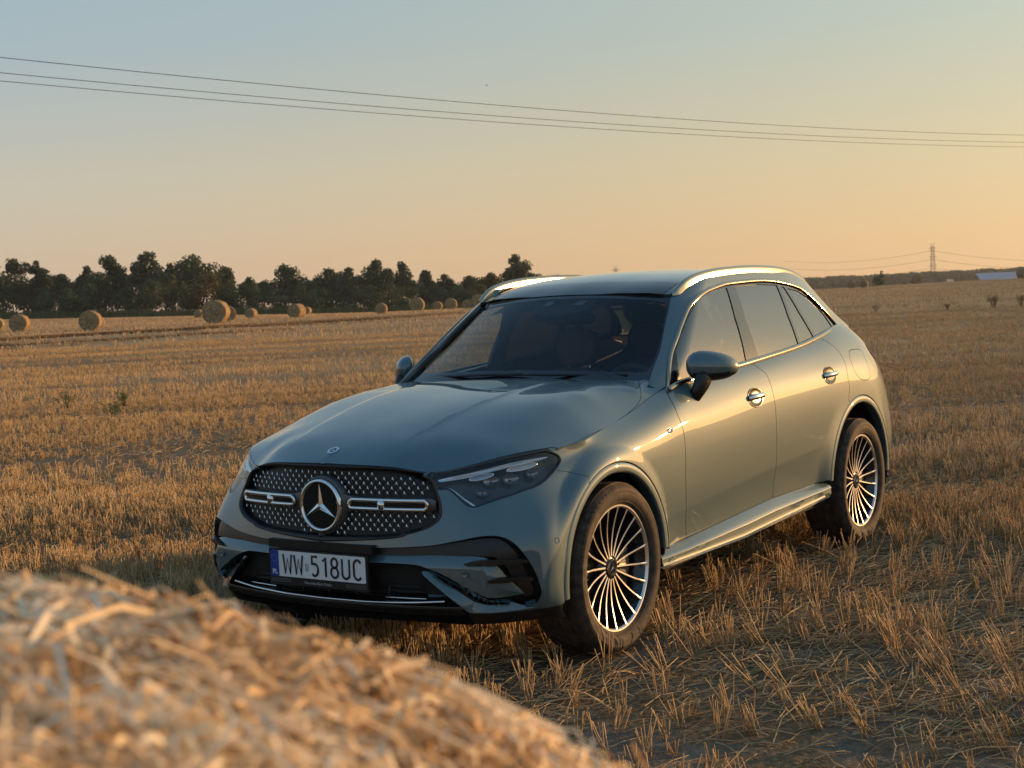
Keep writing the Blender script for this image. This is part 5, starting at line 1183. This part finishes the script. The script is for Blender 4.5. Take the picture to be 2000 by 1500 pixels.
# ================================================================ bumper details
LIN = part("lower_grille", skS.piece(mI, both=True, off=-.055, gap=-.012, depth=0), MATTBLK, car)
wall_uv = intake_uv; P = skirt.ev(np.maximum(wall_uv[:, 0], 0), np.maximum(wall_uv[:, 1], 0)); N = skirt.nrm(np.maximum(wall_uv[:, 0], .01), np.maximum(wall_uv[:, 1], .01))
near_ = np.linalg.norm(P[:, None]-up_[None], axis=2).min(1) < .015; wb = MB(); run = []
for k_, (p, n) in enumerate(zip(P, N)):
    if near_[k_]:
        if len(run) > 1: wb.grid(np.array(run))
        run = []
    else: run.append([p-.002*n, p-.03*n, p-.06*n])
if len(run) > 1: wb.grid(np.array(run))
o = wb.build("intake_wall", SATBLK, LIN); mirror_tree(o, LIN)
band_uv = np.array([(-.05, 3.86), (.9, 3.90), (1.8, 4.0), (2.4, 4.07), (2.8, 4.14), (3.3, 4.32), (3.8, 4.51), (4.2, 4.57), (4.5, 4.53), (4.8, 4.3), (5.1, 3.83), (5.45, 3.0), (5.7, 2.2), (5.9, 1.53), (5.84, 1.25), (5.55, 1.2), (5.2, 2.2), (4.8, 3.1), (4.3, 3.55), (3.7, 3.60), (2.8, 3.5), (1.8, 3.42), (-.05, 3.40)])
bs = Sheet(skirt, np.linspace(0, 6.2, 100), np.linspace(.4, 5, 60), [band_uv]); mbd = pip(bs.c, band_uv)
part("intake_blade", bs.piece(mbd, both=True, off=-.026, gap=.001, depth=.02), SATBLK, LIN)
for kx in ('fin', 'fin2'):
    L = O_[kx]; fs = Sheet(skirt, np.linspace(L[:, 0].min()-.2, L[:, 0].max()+.2, 24), np.linspace(L[:, 1].min()-.2, L[:, 1].max()+.2, 16), [fine(L, n=4)])
    o = part("intake_fin", fs.piece(pip(fs.c, fine(L, n=4)), off=.006, gap=0, depth=.045), SATBLK, LIN); mirror_tree(o, LIN)
# hexagon net behind the number plate
hx = MB()
for r in range(9):
    for c_ in range(24):
        y = (c_+.5*(r % 2))*.026-.30; z = .345+r*.0135
        if abs(y) > .50-.0*r or z > .455: continue
        x = nose_x([y], [max(z, .5)])[0]; x = float(np.interp(abs(y), [0, .22, .42, .57], [.868, .859, .826, .790]))-.050
        hx.tube([(x, y+.0085*math.cos(t), z+.0075*math.sin(t)) for t in np.arange(6)*math.pi/3], .0013, 4, closed=True, up=(1, 0, 0))
hx.build("net", simple("net_black", (.02, .02, .022), .4), LIN)
yb = np.linspace(-.571, .571, 40); lipx = lambda y, d=0: np.interp(np.abs(y), [0, .22, .42, .571, .70], [.862, .853, .824, .788, .742])+d
MB().tube([(lipx(y), y, .331+.016*(abs(y)/.571)**3) for y in yb], .0065, 8, flat=.8).build("chrome_lip", CHROME, LIN)
MB().grid([[(lipx(y, .0), y, .325), (lipx(y, .004), y, .312), (lipx(y, -.03), y, .285), (lipx(y, -.25), y, .262)] for y in np.linspace(-.64, .64, 40)]).build("front_lip", SATBLK, LIN)
MB().grid([[(lipx(y, -.012), y, .338), (lipx(y, -.055), y, .352), (lipx(y, -.058), y, .372)] for y in yb]).build("grille_sill", GLOSSBLK, LIN)
for s in (1, -1): MB().tube([(lipx(y, -.022), s*y, .350) for y in np.linspace(.30, .48, 10)], .0032, 6).build("chrome_accent", CHROME, LIN)
for z in (.372, .392): MB().tube([(lipx(y, -.045), y, z) for y in np.linspace(-.46, .46, 30)], .004, 6).build("grille_bar", SATBLK, LIN)
for y in (-.30, -.15, 0, .15, .30): MB().box((lipx(y, -.045), y, .37), (.01, .010, .05)).build("grille_post", SATBLK, LIN)
for kx in ('sensor', 'sensor2'):
    q = O_[kx][0]; P = skirt.ev(*q)[0]; N = skirt.nrm(np.array([q[0]]), np.array([q[1]]))[0]; A_ = np.cross(N, [0, 0, 1]); A_ /= np.linalg.norm(A_); B_ = np.cross(A_, N); off = .004 if kx == 'sensor' else 0
    g = np.arange(20)*2*math.pi/20
    o = MB().grid([[P+N*(off+e)+r*(math.cos(t)*A_+math.sin(t)*B_) for r, e in ((.013, -.003), (.0125, .0012), (.0105, .0012), (.010, -.001), (.0005, -.0005))] for t in g], closed_u=True).build("parking_sensor", PAINT, bumper); mirror_tree(o, bumper)
MB().lathe([(.0005, .012), (.010, .010), (.016, 0), (.018, -.02)], 20, 'x', (nose_x([0.], [.59])[0]-.006, 0, .590)).build("front_camera", SATBLK, grille)
# ================================================================ number plate
px = .8890
lp = empty("number_plate", (px, 0, .4625)); lp.parent = car
def quad(name, y0, y1, z0, z1, x, m, parent, r=.0):
    if r:
        c = []
        for cy, cz, a0 in ((y1-r, z1-r, 0), (y0+r, z1-r, 90), (y0+r, z0+r, 180), (y1-r, z0+r, 270)):
            c += [(x, cy+r*math.cos(rad(a0+k*18)), cz+r*math.sin(rad(a0+k*18))) for k in range(6)]
        return mesh(name, c, [tuple(range(len(c)))], m, parent, False)
    return mesh(name, [(x, y0, z0), (x, y1, z0), (x, y1, z1), (x, y0, z1)], [(0, 1, 2, 3)], m, parent, False)
fr = MB(); fr.box((-.008, 0, -.010), (.014, .534, .150)); fr.build("plate_frame", PLATEK, lp, smooth=False)
quad("plate_face", -.257, .257, -.050, .058, .0005, PLATEW, lp, .008); quad("country_band", -.257, -.212, -.050, .058, .0015, PLATEB, lp, .006)
MB().box((-.040, 0, .085), (.05, .56, .035)).build("plate_carrier", SATBLK, lp, smooth=False)
# characters drawn as single strokes in millimetres: (width, strokes)
def arc(cx, cy, rx, ry, a0, a1, n=10): return [(cx+rx*math.cos(rad(a0+(a1-a0)*i/n)), cy+ry*math.sin(rad(a0+(a1-a0)*i/n))) for i in range(n+1)]
GL = {'W': (46, [[(0, 80), (10, 0), (23, 62), (36, 0), (46, 80)]]), '5': (36, [[(33, 80), (4, 80), (4, 46)]+arc(17, 25, 19, 25, 110, -135, 14)]),
      '1': (18, [[(0, 64), (16, 80), (16, 0)]]), '8': (38, [arc(19, 60, 16, 20, 0, 360, 20), arc(19, 21, 19, 21, 0, 360, 20)]),
      'U': (38, [[(0, 80), (0, 20)]+arc(19, 19, 19, 19, 180, 360, 14)+[(38, 80)]]), 'C': (36, [arc(19, 58, 19, 22, 30, 180, 9)+arc(19, 22, 19, 22, 180, 330, 9)])}
ch = MB(); yy = -.186
def glyph(c, x0, sc=.001, w=.0052):
    for st in GL[c][1]: ch.tube([(.0022, x0+a*sc, -.036+b_*sc) for a, b_ in st], w, 6, flat=.25, up=(1, 0, 0))
for c, x0 in zip("WW518UC", (-.186, -.125, -.031, .031, .075, .135, .197)): glyph(c, x0*1.0)
ch.build("registration", PLATEK, lp, recalc=True)
quad("registration_seal", -.066, -.048, -.020, .012, .0018, GREYPR, lp)
def text(name, s, h, loc, m, parent, rot=None, align='CENTER', bold=0.):
    cu = bpy.data.curves.new(name, 'FONT'); cu.body = s; cu.size = h; cu.align_x = align; cu.offset = bold; cu.extrude = .0003
    to = bpy.data.objects.new(name, cu); COL.objects.link(to); dg = bpy.context.evaluated_depsgraph_get(); me = bpy.data.meshes.new_from_object(to.evaluated_get(dg)); bpy.data.objects.remove(to)
    me.materials.clear(); me.materials.append(m); me.name = name
    o = bpy.data.objects.new(name, me); COL.objects.link(o); o.parent = parent
    R = rot or Matrix(((0, 0, 1), (1, 0, 0), (0, 1, 0))).to_4x4(); o.matrix_local = Matrix.Translation(loc) @ R; return o
text("country_code", "PL", .027, (.0022, -.2345, -.040), PLATEW, lp, bold=.0006)
text("dealer_name", "Mercedes-Benz Polska", .0165, (-.0003, 0, -.074), GREYPR, lp)
st_ = MB()
for k in range(12):
    a = rad(k*30); st_.add([(.0021, -.2345+.0145*math.cos(a)+.0018*math.cos(rad(q)), .026+.0145*math.sin(a)+.0018*math.sin(rad(q))) for q in (90, 162, 234, 306, 18)], [(0, 1, 2, 3, 4)])
st_.build("star_circle", simple("pale_star", (.25, .33, .5), .5), lp, smooth=False)
dots = MB()
for s in (-1, 1):
    for i in range(18):
        for j in range(3):
            y = s*(.258-i*.0065-(j % 2)*.003); z = -.060-j*.006
            if .95-i*.05 > .1: dots.add([(-.0006, y-.0012, z), (-.0006, y, z-.0018), (-.0006, y+.0012, z), (-.0006, y, z+.0018)], [(0, 1, 2, 3)])
dots.build("frame_dots", GREYPR, lp, smooth=False)
# ================================================================ doors, mirrors, lamps
for q, host, hostr in ((O_['handle'][0], fd, fdr), (O_['handle'][1], rd, rdr)):
    P = skirt.ev(*q)[0]; N = skirt.nrm(np.array([q[0]]), np.array([q[1]]))[0]; T = np.array([-1., 0, .035]); T -= N*(T@N); T /= np.linalg.norm(T); U = np.cross(T, N); U = U if U[2] > 0 else -U
    g = np.arange(36)*2*math.pi/36
    cup = MB().grid([[P+N*e+r*(math.cos(t)*T*1.55+math.sin(t)*U*.88) for r, e in ((.0575, .0012), (.055, .0022), (.052, .001), (.030, .0005), (.0005, .0005))] for t in g], closed_u=True).build("handle_cup", simple("cup_grey", (.02, .03, .034), .10, .4), host)
    s = np.linspace(-1, 1, 24); pth = [P+T*.086*v+N*(.003+.022*(1-v**4))+U*.003 for v in s]
    MB().tube(pth, [.0155*(.70+.30*(1-v**2)) for v in s], 12, flat=.55, up=N).build("door_handle", CHROME, host)
    for nm in [x for x in bpy.data.objects if x.parent == host and x.name.split('.')[0] in ("handle_cup", "door_handle")]:
        if not nm.get('done'): nm['done'] = 1; c = mirrored(nm); c.parent = hostr
for x in bpy.data.objects:
    if 'done' in x.keys(): del x['done']
# side mirrors
def mirror_part():
    c0 = np.array([-.948, .925, 1.166]); ax = np.array([-.165, .195, -.004]); L = np.linalg.norm(ax); ax /= L; fw = np.array([.95, .31, 0]); up = np.array([0, 0, 1.])
    n, m = 40, 28; G = []
    for i in range(n+1):
        s = -1+2*i/n; row = []
        hh = .068*(max(0, 1-abs(s)**2.6))**.5*(1.05-.22*s); dp = .075*(max(0, 1-abs(s)**3))**.5*(1-.15*s)
        for k in range(m):
            t = 2*math.pi*k/m; ca, sa = math.cos(t), math.sin(t)
            f = dp*(ca if ca > 0 else ca*.35); z = hh*(sa if sa > 0 else sa*.98)
            row.append(c0+ax*L*.5*1.0*s*1.02+fw*f+up*(z-.006*(s+1)+.004))
        G.append(row)
    return np.array(G), c0, ax, L, fw
G, c0, ax, L, fw = mirror_part()
mr = empty("side_mirror", (0, 0, 0)); mr.parent = car
zs_ = 1.130
b = MB().grid(G, closed_v=True); V = np.array(b.v)
fup = [f for f in b.f if V[list(f), 2].mean() > zs_+.004]; flo = [f for f in b.f if V[list(f), 2].mean() <= zs_+.004]
MB().add(V, fup).build("mirror_cap", PAINT, mr); MB().add(V*1.0, flo).build("mirror_base", SATBLK, mr)
q = [(-.842, .872, 1.022), (-.850, .890, 1.050), (-.862, .905, 1.082), (-.878, .905, 1.105), (-.890, .905, 1.125)]
MB().tube(q, [.036, .038, .042, .048, .050], 16, flat=.75, up=(0, 1, .6)).build("mirror_arm", SATBLK, mr)
bm_ = MB().add([c0+ax*L*.5*a*.9-fw*.024+np.array([0, 0, b_]) for a, b_ in ((-.95, -.03), (.85, -.04), (.9, .02), (.3, .055), (-.5, .055), (-.9, .03))], [(0, 1, 2, 3, 4, 5)]).build("mirror_glass", CHROME, mr, smooth=False)
mr2 = empty("side_mirror"); mr2.parent = car
for ch_ in [x for x in bpy.data.objects if x.parent == mr]: c = mirrored(ch_); c.parent = mr2
# oval cap added on the wing, standing in for a sun reflection
q = O_['glint'][0]; P = skirt.ev(*q)[0]; N = skirt.nrm(np.array([q[0]]), np.array([q[1]]))[0]; T = np.array([-1., 0, .12]); T -= N*(T@N); T /= np.linalg.norm(T); U = np.cross(N, T); g = np.arange(28)*2*math.pi/28
o = MB().grid([[P+N*e+r*(math.cos(t)*T*1.5+math.sin(t)*U*.55) for r, e in ((.023, .0004), (.0205, .0016), (.0195, .0004), (.0005, .0008))] for t in g], closed_u=True).build("wing_glint_cap", simple("glint_cap_metal", (.30, .28, .24), .1, .7), fender)
# tail lamps wrap round the rear corner
tl = Sheet(skirt, np.linspace(16.6, 21, 50), np.linspace(5.4, 8.4, 26), [fine(np.array([(17.55, 7.30), (18.3, 8.0), (19.4, 7.9), (20.6, 7.6), (20.6, 6.5), (19.4, 6.2), (18.2, 6.25), (17.6, 6.6)]), n=4)])
o = part("tail_lamp", tl.piece(pip(tl.c, fine(np.array([(17.55, 7.30), (18.3, 8.0), (19.4, 7.9), (20.6, 7.6), (20.6, 6.5), (19.4, 6.2), (18.2, 6.25), (17.6, 6.6)]), n=4)), off=.004, gap=0, depth=.01), REDLENS, car); mirrored(o)
# ================================================================ cabin
cab = empty("cabin"); cab.parent = car
MB().grid([[(x, y, z) for x, z in ((-.60, 1.06), (-.72, 1.075), (-.95, 1.085), (-1.08, 1.06), (-1.14, .98), (-1.12, .75), (-.9, .5))] for y in np.linspace(-.72, .72, 12)]).build("dashboard", INTER, cab)
ih = MB().tube([(-1.02, y, 1.075) for y in np.linspace(.18, .55, 10)], [.03]*10, 10, flat=.8); ih.build("instrument_hood", INTER, cab)
swc = np.array([-1.24, .36, .985]); un = np.array([.92, 0, -.38]); sa = np.array([0, 1., 0]); sb = np.cross(un, sa)
sw = MB().tube([swc+.185*(math.cos(t)*sa+math.sin(t)*sb) for t in np.arange(40)*math.pi/20], .016, 10, closed=True, up=un)
for a in (0, 180, 270): sw.tube([swc+.05*(math.cos(rad(a))*sa+math.sin(rad(a))*sb), swc+.18*(math.cos(rad(a))*sa+math.sin(rad(a))*sb)], .018, 8, flat=.5, up=un)
sw.build("steering_wheel", INTER, cab)
def seat(x, y, rear=False):
    st = empty("seat", (x, y, .42)); st.parent = cab; w = .25
    def pad(path, hw, th, m, nm):
        G = []
        for (px_, pz), wid in path:
            G.append([(px_+dx, wid*sy, pz+dz) for dx, sy, dz in ((.0, -1., 0), (.055, -.98, .0), (th*.8, -.86, .01), (th*.62, -.55, .01), (th*.6, 0, .01), (th*.62, .55, .01), (th*.8, .86, .01), (.055, .98, 0), (0, 1., 0), (-.05, .8, 0), (-.06, 0, 0), (-.05, -.8, 0))])
        b = MB().grid(np.array(G), closed_v=True); b.f += [tuple(range(12)), tuple(range(len(G)*12-12, len(G)*12))[::-1]]; return b.build(nm, m, st)
    pad([((-.02, .12), .21), ((-.05, .25), .25), ((-.09, .42), .255), ((-.13, .58), .23), ((-.155, .66), .17), ((-.16, .685), .10)], .25, .10, LEATHER, "backrest")
    pad([((-.165, .70), .06), ((-.168, .72), .105), ((-.172, .78), .135), ((-.18, .85), .132), ((-.187, .89), .11), ((-.19, .905), .06)], .13, .085, LEATHER, "headrest")
    MB().box((.20, 0, .08), (.50, .50, .16)).build("cushion", LEATHER, st)
    hb = MB()
    for s in (-.07, .07): hb.tube([(-.15, s, .62), (-.165, s, .76)], .007, 6)
    hb.build("headrest_post", CHROME, st)
    return st
seat(-1.70, .37); seat(-1.70, -.37); seat(-2.55, .37); seat(-2.55, -.37); seat(-2.55, 0)
MB().grid([[(x, y, 1.545-.12*(abs(y)/.6)**3-.06*max(0, (-1.3-x)*-3)) for y in np.linspace(-.56, .56, 13)] for x in np.linspace(-1.24, -3.2, 16)]).build("headliner", INTGREY, cab)
MB().grid([[(x, y, .40) for y in (-.8, .8)] for x in (-.6, -3.4)]).build("cabin_floor", INTER, cab)
for s in (1, -1):
    MB().grid([[(x, s*y, z) for y, z in ((.80, .42), (.78, .7), (.775, .98), (.79, np.interp(x, [-2.9, -1.65, -.7], [1.245, 1.135, 1.065])))] for x in np.linspace(-.66, -3.1, 20)]).build("door_lining", INTER, cab)
    MB().grid([[(x, s*(.79-.43*(z-1.12)-.02), z) for x in (x0-.05, x0+.05)] for x0, z in ((-1.60, 1.10), (-1.56, 1.30), (-1.52, 1.45), (-1.50, 1.54))]).build("pillar_lining", INTGREY, cab)
    MB().tube([(-1.60, s*.73, 1.16), (-1.57, s*.69, 1.34), (-1.55, s*.655, 1.44)], .022, 6, flat=.3, up=(0, 1, 0)).build("seat_belt", simple("belt_webbing", (.10, .085, .07), .8), cab)
# sensor housing and inside mirror behind the top of the windscreen
def wsp(y, v, off=-.02): q = wscreen.ev(abs(y)/.585*3 if abs(y) < .585 else 3, v)[0]; return np.array([q[0]-.012, y, q[2]+off])
hs_ = MB()
out_ = [(-.20, 2.9), (.20, 2.9), (.17, 2.35), (.13, 2.22), (.06, 2.16), (.02, 2.02), (-.05, 2.02), (-.08, 2.16), (-.15, 2.25)]
V0 = [wsp(y, v, -.006) for y, v in out_]; V1 = [wsp(y*.9, v, -.05)+np.array([-.02, 0, 0]) for y, v in out_]; n = len(V0)
hs_.add(V0+V1, [tuple(range(n)), tuple(range(n, 2*n))[::-1]]+[(i, i+n, (i+1) % n+n, (i+1) % n) for i in range(n)]); hs_.build("sensor_housing", MATTBLK, cab, smooth=False)
wn_ = MB()
for y0, s in ((-.115, -1), (.075, 1)): V0 = [wsp(y, v, -.003) for y, v in ((y0, 2.52), (y0+.055, 2.52), (y0+.065, 2.72), (y0+.02, 2.72))]; wn_.add(V0, [(0, 1, 2, 3)])
wn_.build("sensor_window", simple("sensor_glass", (.10, .12, .13), .1), cab, smooth=False)
MB().tube([(-1.235, y, 1.405) for y in np.linspace(-.11, .11, 9)], [.02, .03, .033, .034, .034, .034, .033, .03, .02], 12, flat=.55, up=(1, 0, 0)).build("inside_mirror", SATBLK, cab)
wp = MB()
for y0, y1 in ((.60, .02), (.05, -.52)): wp.tube([np.array([wscreen.ev(abs(y)/.62*2.6, .14+.05*math.sin(i))[0][0]+.012, y, wscreen.ev(abs(y)/.62*2.6, .14)[0][2]+.012]) for i, y in enumerate(np.linspace(y0, y1, 8))], .007, 6)
wp.build("wiper", SATBLK, car)
# underside
MB().grid([[(x, y, .235+.03*(abs(y)/.75)**4) for y in np.linspace(-.78, .78, 9)] for x in np.linspace(.50, -3.5, 12)]).build("underbody", MATTBLK, car)
# ================================================================ wheels (axle along Y, outer face towards +Y)
def wheel(x, y, right=False, turn=0.):
    root = empty("wheel", (x, y, ZW)); root.parent = car
    R = .3665
    prof = [(.262, -.095), (.272, -.108), (.290, -.122), (.318, -.131), (.340, -.127), (.355, -.117), (.3620, -.105)]
    # tread with four grooves
    for a, b_ in ((-.100, -.066), (-.056, -.006), (.004, .050), (.060, .100)):
        prof += [(R-.0085, a-.0045), (R-.0005, a-.0015), (R+.0012, (a+b_)/2), (R-.0005, b_+.0015), (R-.0085, b_+.0045)]
    prof += [(.3620, .106), (.3535, .1175), (.349, .1225), (.347, .1248), (.336, .1305), (.333, .1318), (.330, .1308), (.318, .1320), (.305, .1300), (.292, .1240), (.2865, .1200), (.2845, .1205), (.2825, .1185), (.276, .1105), (.270, .1050), (.264, .098)]
    ty = MB().lathe(prof, 128).build("tyre", TYRE, root, angle=38)
    rim = MB().lathe([(.2660, .0985), (.2715, .1060), (.2700, .1085), (.2640, .1080), (.2600, .1035), (.2575, .0960)], 128).build("rim", MACH, root, angle=40)
    MB().lathe([(.2580, .0975), (.2520, .080), (.2400, .060), (.2320, .02), (.2300, -.08), (.258, -.10)], 96).build("rim_barrel", RIMDARK, rim)
    # twenty slim spokes: machined face, dark flanks
    face = MB(); body = MB(); n = 14
    for k in range(20):
        a0 = turn+k*2*math.pi/20; F0 = []; 
        for i in range(n+1):
            s = i/n; r = .050+(.2605-.050)*s; bend = .004*math.sin(math.pi*s); a = a0+bend*(1-s*.3)
            w = .0046-.0008*math.sin(math.pi*s)+.0035*max(0, (s-.86)/.14)**2; yv = .072+.028*s-.009*math.sin(math.pi*s)+.004*s*s
            c, sn = math.cos(a), math.sin(a); ctr = np.array([c*r, yv, sn*r]); t = np.array([-sn, 0, c]); F0.append((ctr, t, w))
        face.grid([[c_-t*w-[0, .0012, 0], c_-t*w*.7, c_+t*w*.7, c_+t*w-[0, .0012, 0]] for c_, t, w in F0])
        body.grid([[c_-t*w*1.02-[0, .0010, 0], c_-t*w*1.5-[0, .030, 0], c_+t*w*1.5-[0, .030, 0], c_+t*w*1.02-[0, .0010, 0]] for c_, t, w in F0])
    face.build("spoke_faces", MACH, rim, recalc=True, angle=40); body.build("spoke_flanks", RIMDARK, rim, angle=40)
    MB().lathe([(.074, .030), (.070, .052), (.058, .064), (.040, .070), (.036, .0715), (.0345, .068), (.001, .068)], 48).build("hub", RIMDARK, rim, angle=35)
    cp = MB().lathe([(.0375, .066), (.0370, .078), (.0345, .0815), (.029, .0820), (.0275, .0805), (.001, .0800)], 40).build("hub_cap", SATCHR, rim, angle=35)
    MB().lathe([(.0272, .0808), (.001, .0808)], 32).build("cap_field", GLOSSBLK, rim)
    star3(np.array([0, .0812, 0]), .026, .0048, .003, np.array([-1., 0, 0]), np.array([0, 0, 1.]), np.array([0, 1., 0])).build("cap_star", CHROME, rim, smooth=False)
    lg = MB()
    for k in range(5):
        a = turn+.3+k*2*math.pi/5; lg.lathe([(.0115, .064), (.0105, .0665), (.006, .0665), (.006, .071), (.0005, .071)], 14, c=(math.cos(a)*.055, 0, math.sin(a)*.055))
    lg.build("wheel_bolts", RIMDARK, rim)
    MB().lathe([(.06, .028), (.170, .028), (.172, .022), (.172, .0), (.06, .0)], 64).build("brake_disc", DISCM, root, angle=30)
    cal = MB(); g = np.linspace(rad(150), rad(215), 10); cal.grid([[(r*math.cos(t), yv, r*math.sin(t)) for r, yv in ((.11, .05), (.19, .05), (.20, .04), (.20, -.02), (.11, -.02))] for t in g]).build("brake_caliper", simple("caliper_grey", (.12, .12, .12), .4, .5), root, angle=30)
    # raised lettering on the side wall
    def ring_text(s, r, a_mid, h):
        o = text("sidewall_lettering", s, h, (0, 0, 0), simple("rubber_print", (.05, .042, .036), .6), root)
        me = o.data; o.matrix_local = Matrix.Identity(4)
        for v in me.vertices:
            a = a_mid-v.co.x/r; rr = r+v.co.y-h*.35; v.co = Vector((-rr*math.cos(a)*-1*1, .1318-max(0, abs(rr-.322)-.004)*.16+v.co.z*2, rr*math.sin(a)))
            if not right: v.co.x = -v.co.x
        return o
    ring_text("255/45 R20", .325, rad(58) if not right else rad(58), .020); ring_text("CONTACT 6 Q MO", .318, rad(180), .013)
    if right: root.scale = (1, -1, 1)
    return root
wheel(0, .805, turn=.10); wheel(XR, .812, turn=.22); wheel(0, -.805, True, .3); wheel(XR, -.812, True, .05)
# ================================================================ the bale the picture was taken over
def lead_bale():
    R, L = .704, 1.22; cx = at(0, 0)+(-.358)*RGT[:2]; root = empty("straw_bale", (float(cx[0]+FWD[0]*.245), float(cx[1]+FWD[1]*.245), -.012))
    tag(root, "huge close straw bale in the foreground, sunlit and out of focus", "straw bale")
    root.rotation_euler = (0, 0, math.atan2(FWD[1], FWD[0])-math.pi/2)
    rs = np.random.RandomState(21); nt, nl = 260, 150
    t = np.linspace(0, 2*math.pi, nt, endpoint=False); y = np.linspace(-L/2, L/2, nl); T_, Y_ = np.meshgrid(t, y, indexing='ij')
    dsp = .030*(fbm(T_*R*9+5, Y_*9, 4)-.5)+.016*(fbm(T_*R*40, Y_*26, 2)-.5); e = np.clip((np.abs(Y_)-(L/2-.07))/.07, 0, 1); rr = R-.012+dsp-.05*e**2
    G = np.stack([np.cos(T_)*rr, Y_, np.maximum(np.sin(T_)*rr+R-.01, .0)], -1)
    b = MB().grid(G, closed_u=True)
    for s, k in ((0, 0), (nl-1, 1)):
        c = len(b.v); b.v.append((0, (-L/2, L/2)[k], R)); b.f += [(i*nl+s, ((i+1) % nt)*nl+s, c) for i in range(nt)]
    b.build("packed_straw", bale_mat("close_baled_straw", 2.2), root)
    # flattened straws lying on the wrapped side, and loose ends
    n = 100000; t = np.where(rs.rand(n) < .9, rs.normal(rad(72), .62, n), rs.uniform(0, 6.283, n)); y = rs.uniform(-L/2-.01, L/2+.01, n)
    e = np.clip((np.abs(y)-(L/2-.07))/.07, 0, 1); r = R+.004+rs.uniform(-.012, .014, n)-.05*e**2
    P = np.stack([np.cos(t)*r, y, np.sin(t)*r+R-.01], -1); Nr = np.stack([np.cos(t), 0*t, np.sin(t)], -1); Tg = np.stack([-np.sin(t), 0*t, np.cos(t)], -1); Ay = np.array([0, 1., 0])
    a = rs.normal(0, .9, n); D = np.cos(a)[:, None]*Tg+np.sin(a)[:, None]*Ay; loose = rs.rand(n) < .06
    D = D+Nr*np.where(loose, rs.uniform(.2, .9, n), rs.normal(0, .07, n))[:, None]; D /= np.linalg.norm(D, axis=1, keepdims=True); S = np.cross(D, Nr); S /= np.linalg.norm(S, axis=1, keepdims=True)+1e-9
    lg_ = rs.rand(n) < .08; L_ = np.where(lg_, rs.uniform(.05, .13, n), rs.uniform(.010, .05, n))*np.where(loose, .8, 1); w = rs.uniform(.0006, .0018, n)*np.where(lg_, 1.25, 1); tw = rs.normal(0, .6, n); S = S*np.cos(tw)[:, None]+Nr*np.sin(tw)[:, None]
    m_ = P+Nr*(rs.uniform(0, .010, n))[:, None]; A0, A2 = P-D*L_[:, None]*.5, P+D*L_[:, None]*.5
    V = np.stack([A0-S*w[:, None], A0+S*w[:, None], m_-S*w[:, None], m_+S*w[:, None], A2-S*w[:, None]*.8, A2+S*w[:, None]*.8], 1).reshape(-1, 3)
    k = np.arange(n)[:, None]*6; Q = np.concatenate([k+np.array([[0, 1, 3, 2]]), k+np.array([[2, 3, 5, 4]])]); tone = np.clip(rs.normal(.70, .26, n)+.55*(fbm(t*R*11+3, y*11+8, 2)-.5)*2, 0, 1)
    o = fast_mesh("surface_straw", V, Q, straw_mat("bale_straw", (.28, .16, .065), (.78, .56, .30), (.95, .83, .60), .2), root, smooth=False, attr=np.repeat(tone, 6)); o['kind'] = 'stuff'
    # a few long thick stems
    b = MB()
    for (t0, y0, an, ln) in ((1.62, -.10, .25, .34), (1.50, .02, .9, .16), (1.2, .18, -.6, .14), (1.35, -.05, 2.2, .12), (1.05, .30, .4, .12)):
        p = np.array([math.cos(t0)*(R+.012), y0, math.sin(t0)*(R+.012)+R-.01]); tg = np.array([-math.sin(t0), 0, math.cos(t0)]); d = math.cos(an)*tg+math.sin(an)*Ay
        b.tube([p-d*ln*.5, p+np.array([0, 0, .004]), p+d*ln*.5], .004, 6)
    b.build("stems", simple("stem_brown", (.22, .13, .07), .7), root)
lead_bale()
# ================================================================ evening haze
hm = bpy.data.materials.new("haze_air"); hm.use_nodes = True; hn_ = hm.node_tree; hn_.nodes.remove(hn_.nodes['Principled BSDF'])
pv = hn_.nodes.new('ShaderNodeVolumePrincipled'); pv.inputs['Color'].default_value = (.84, .87, .93, 1); pv.inputs['Density'].default_value = .00017; pv.inputs['Anisotropy'].default_value = .25
hn_.links.new(pv.outputs[0], hn_.nodes['Material Output'].inputs['Volume'])
hz_ = MB().box((0, 0, 20), (3600, 3600, 90)).build("haze", hm, None, smooth=False); tag(hz_, kind='stuff')
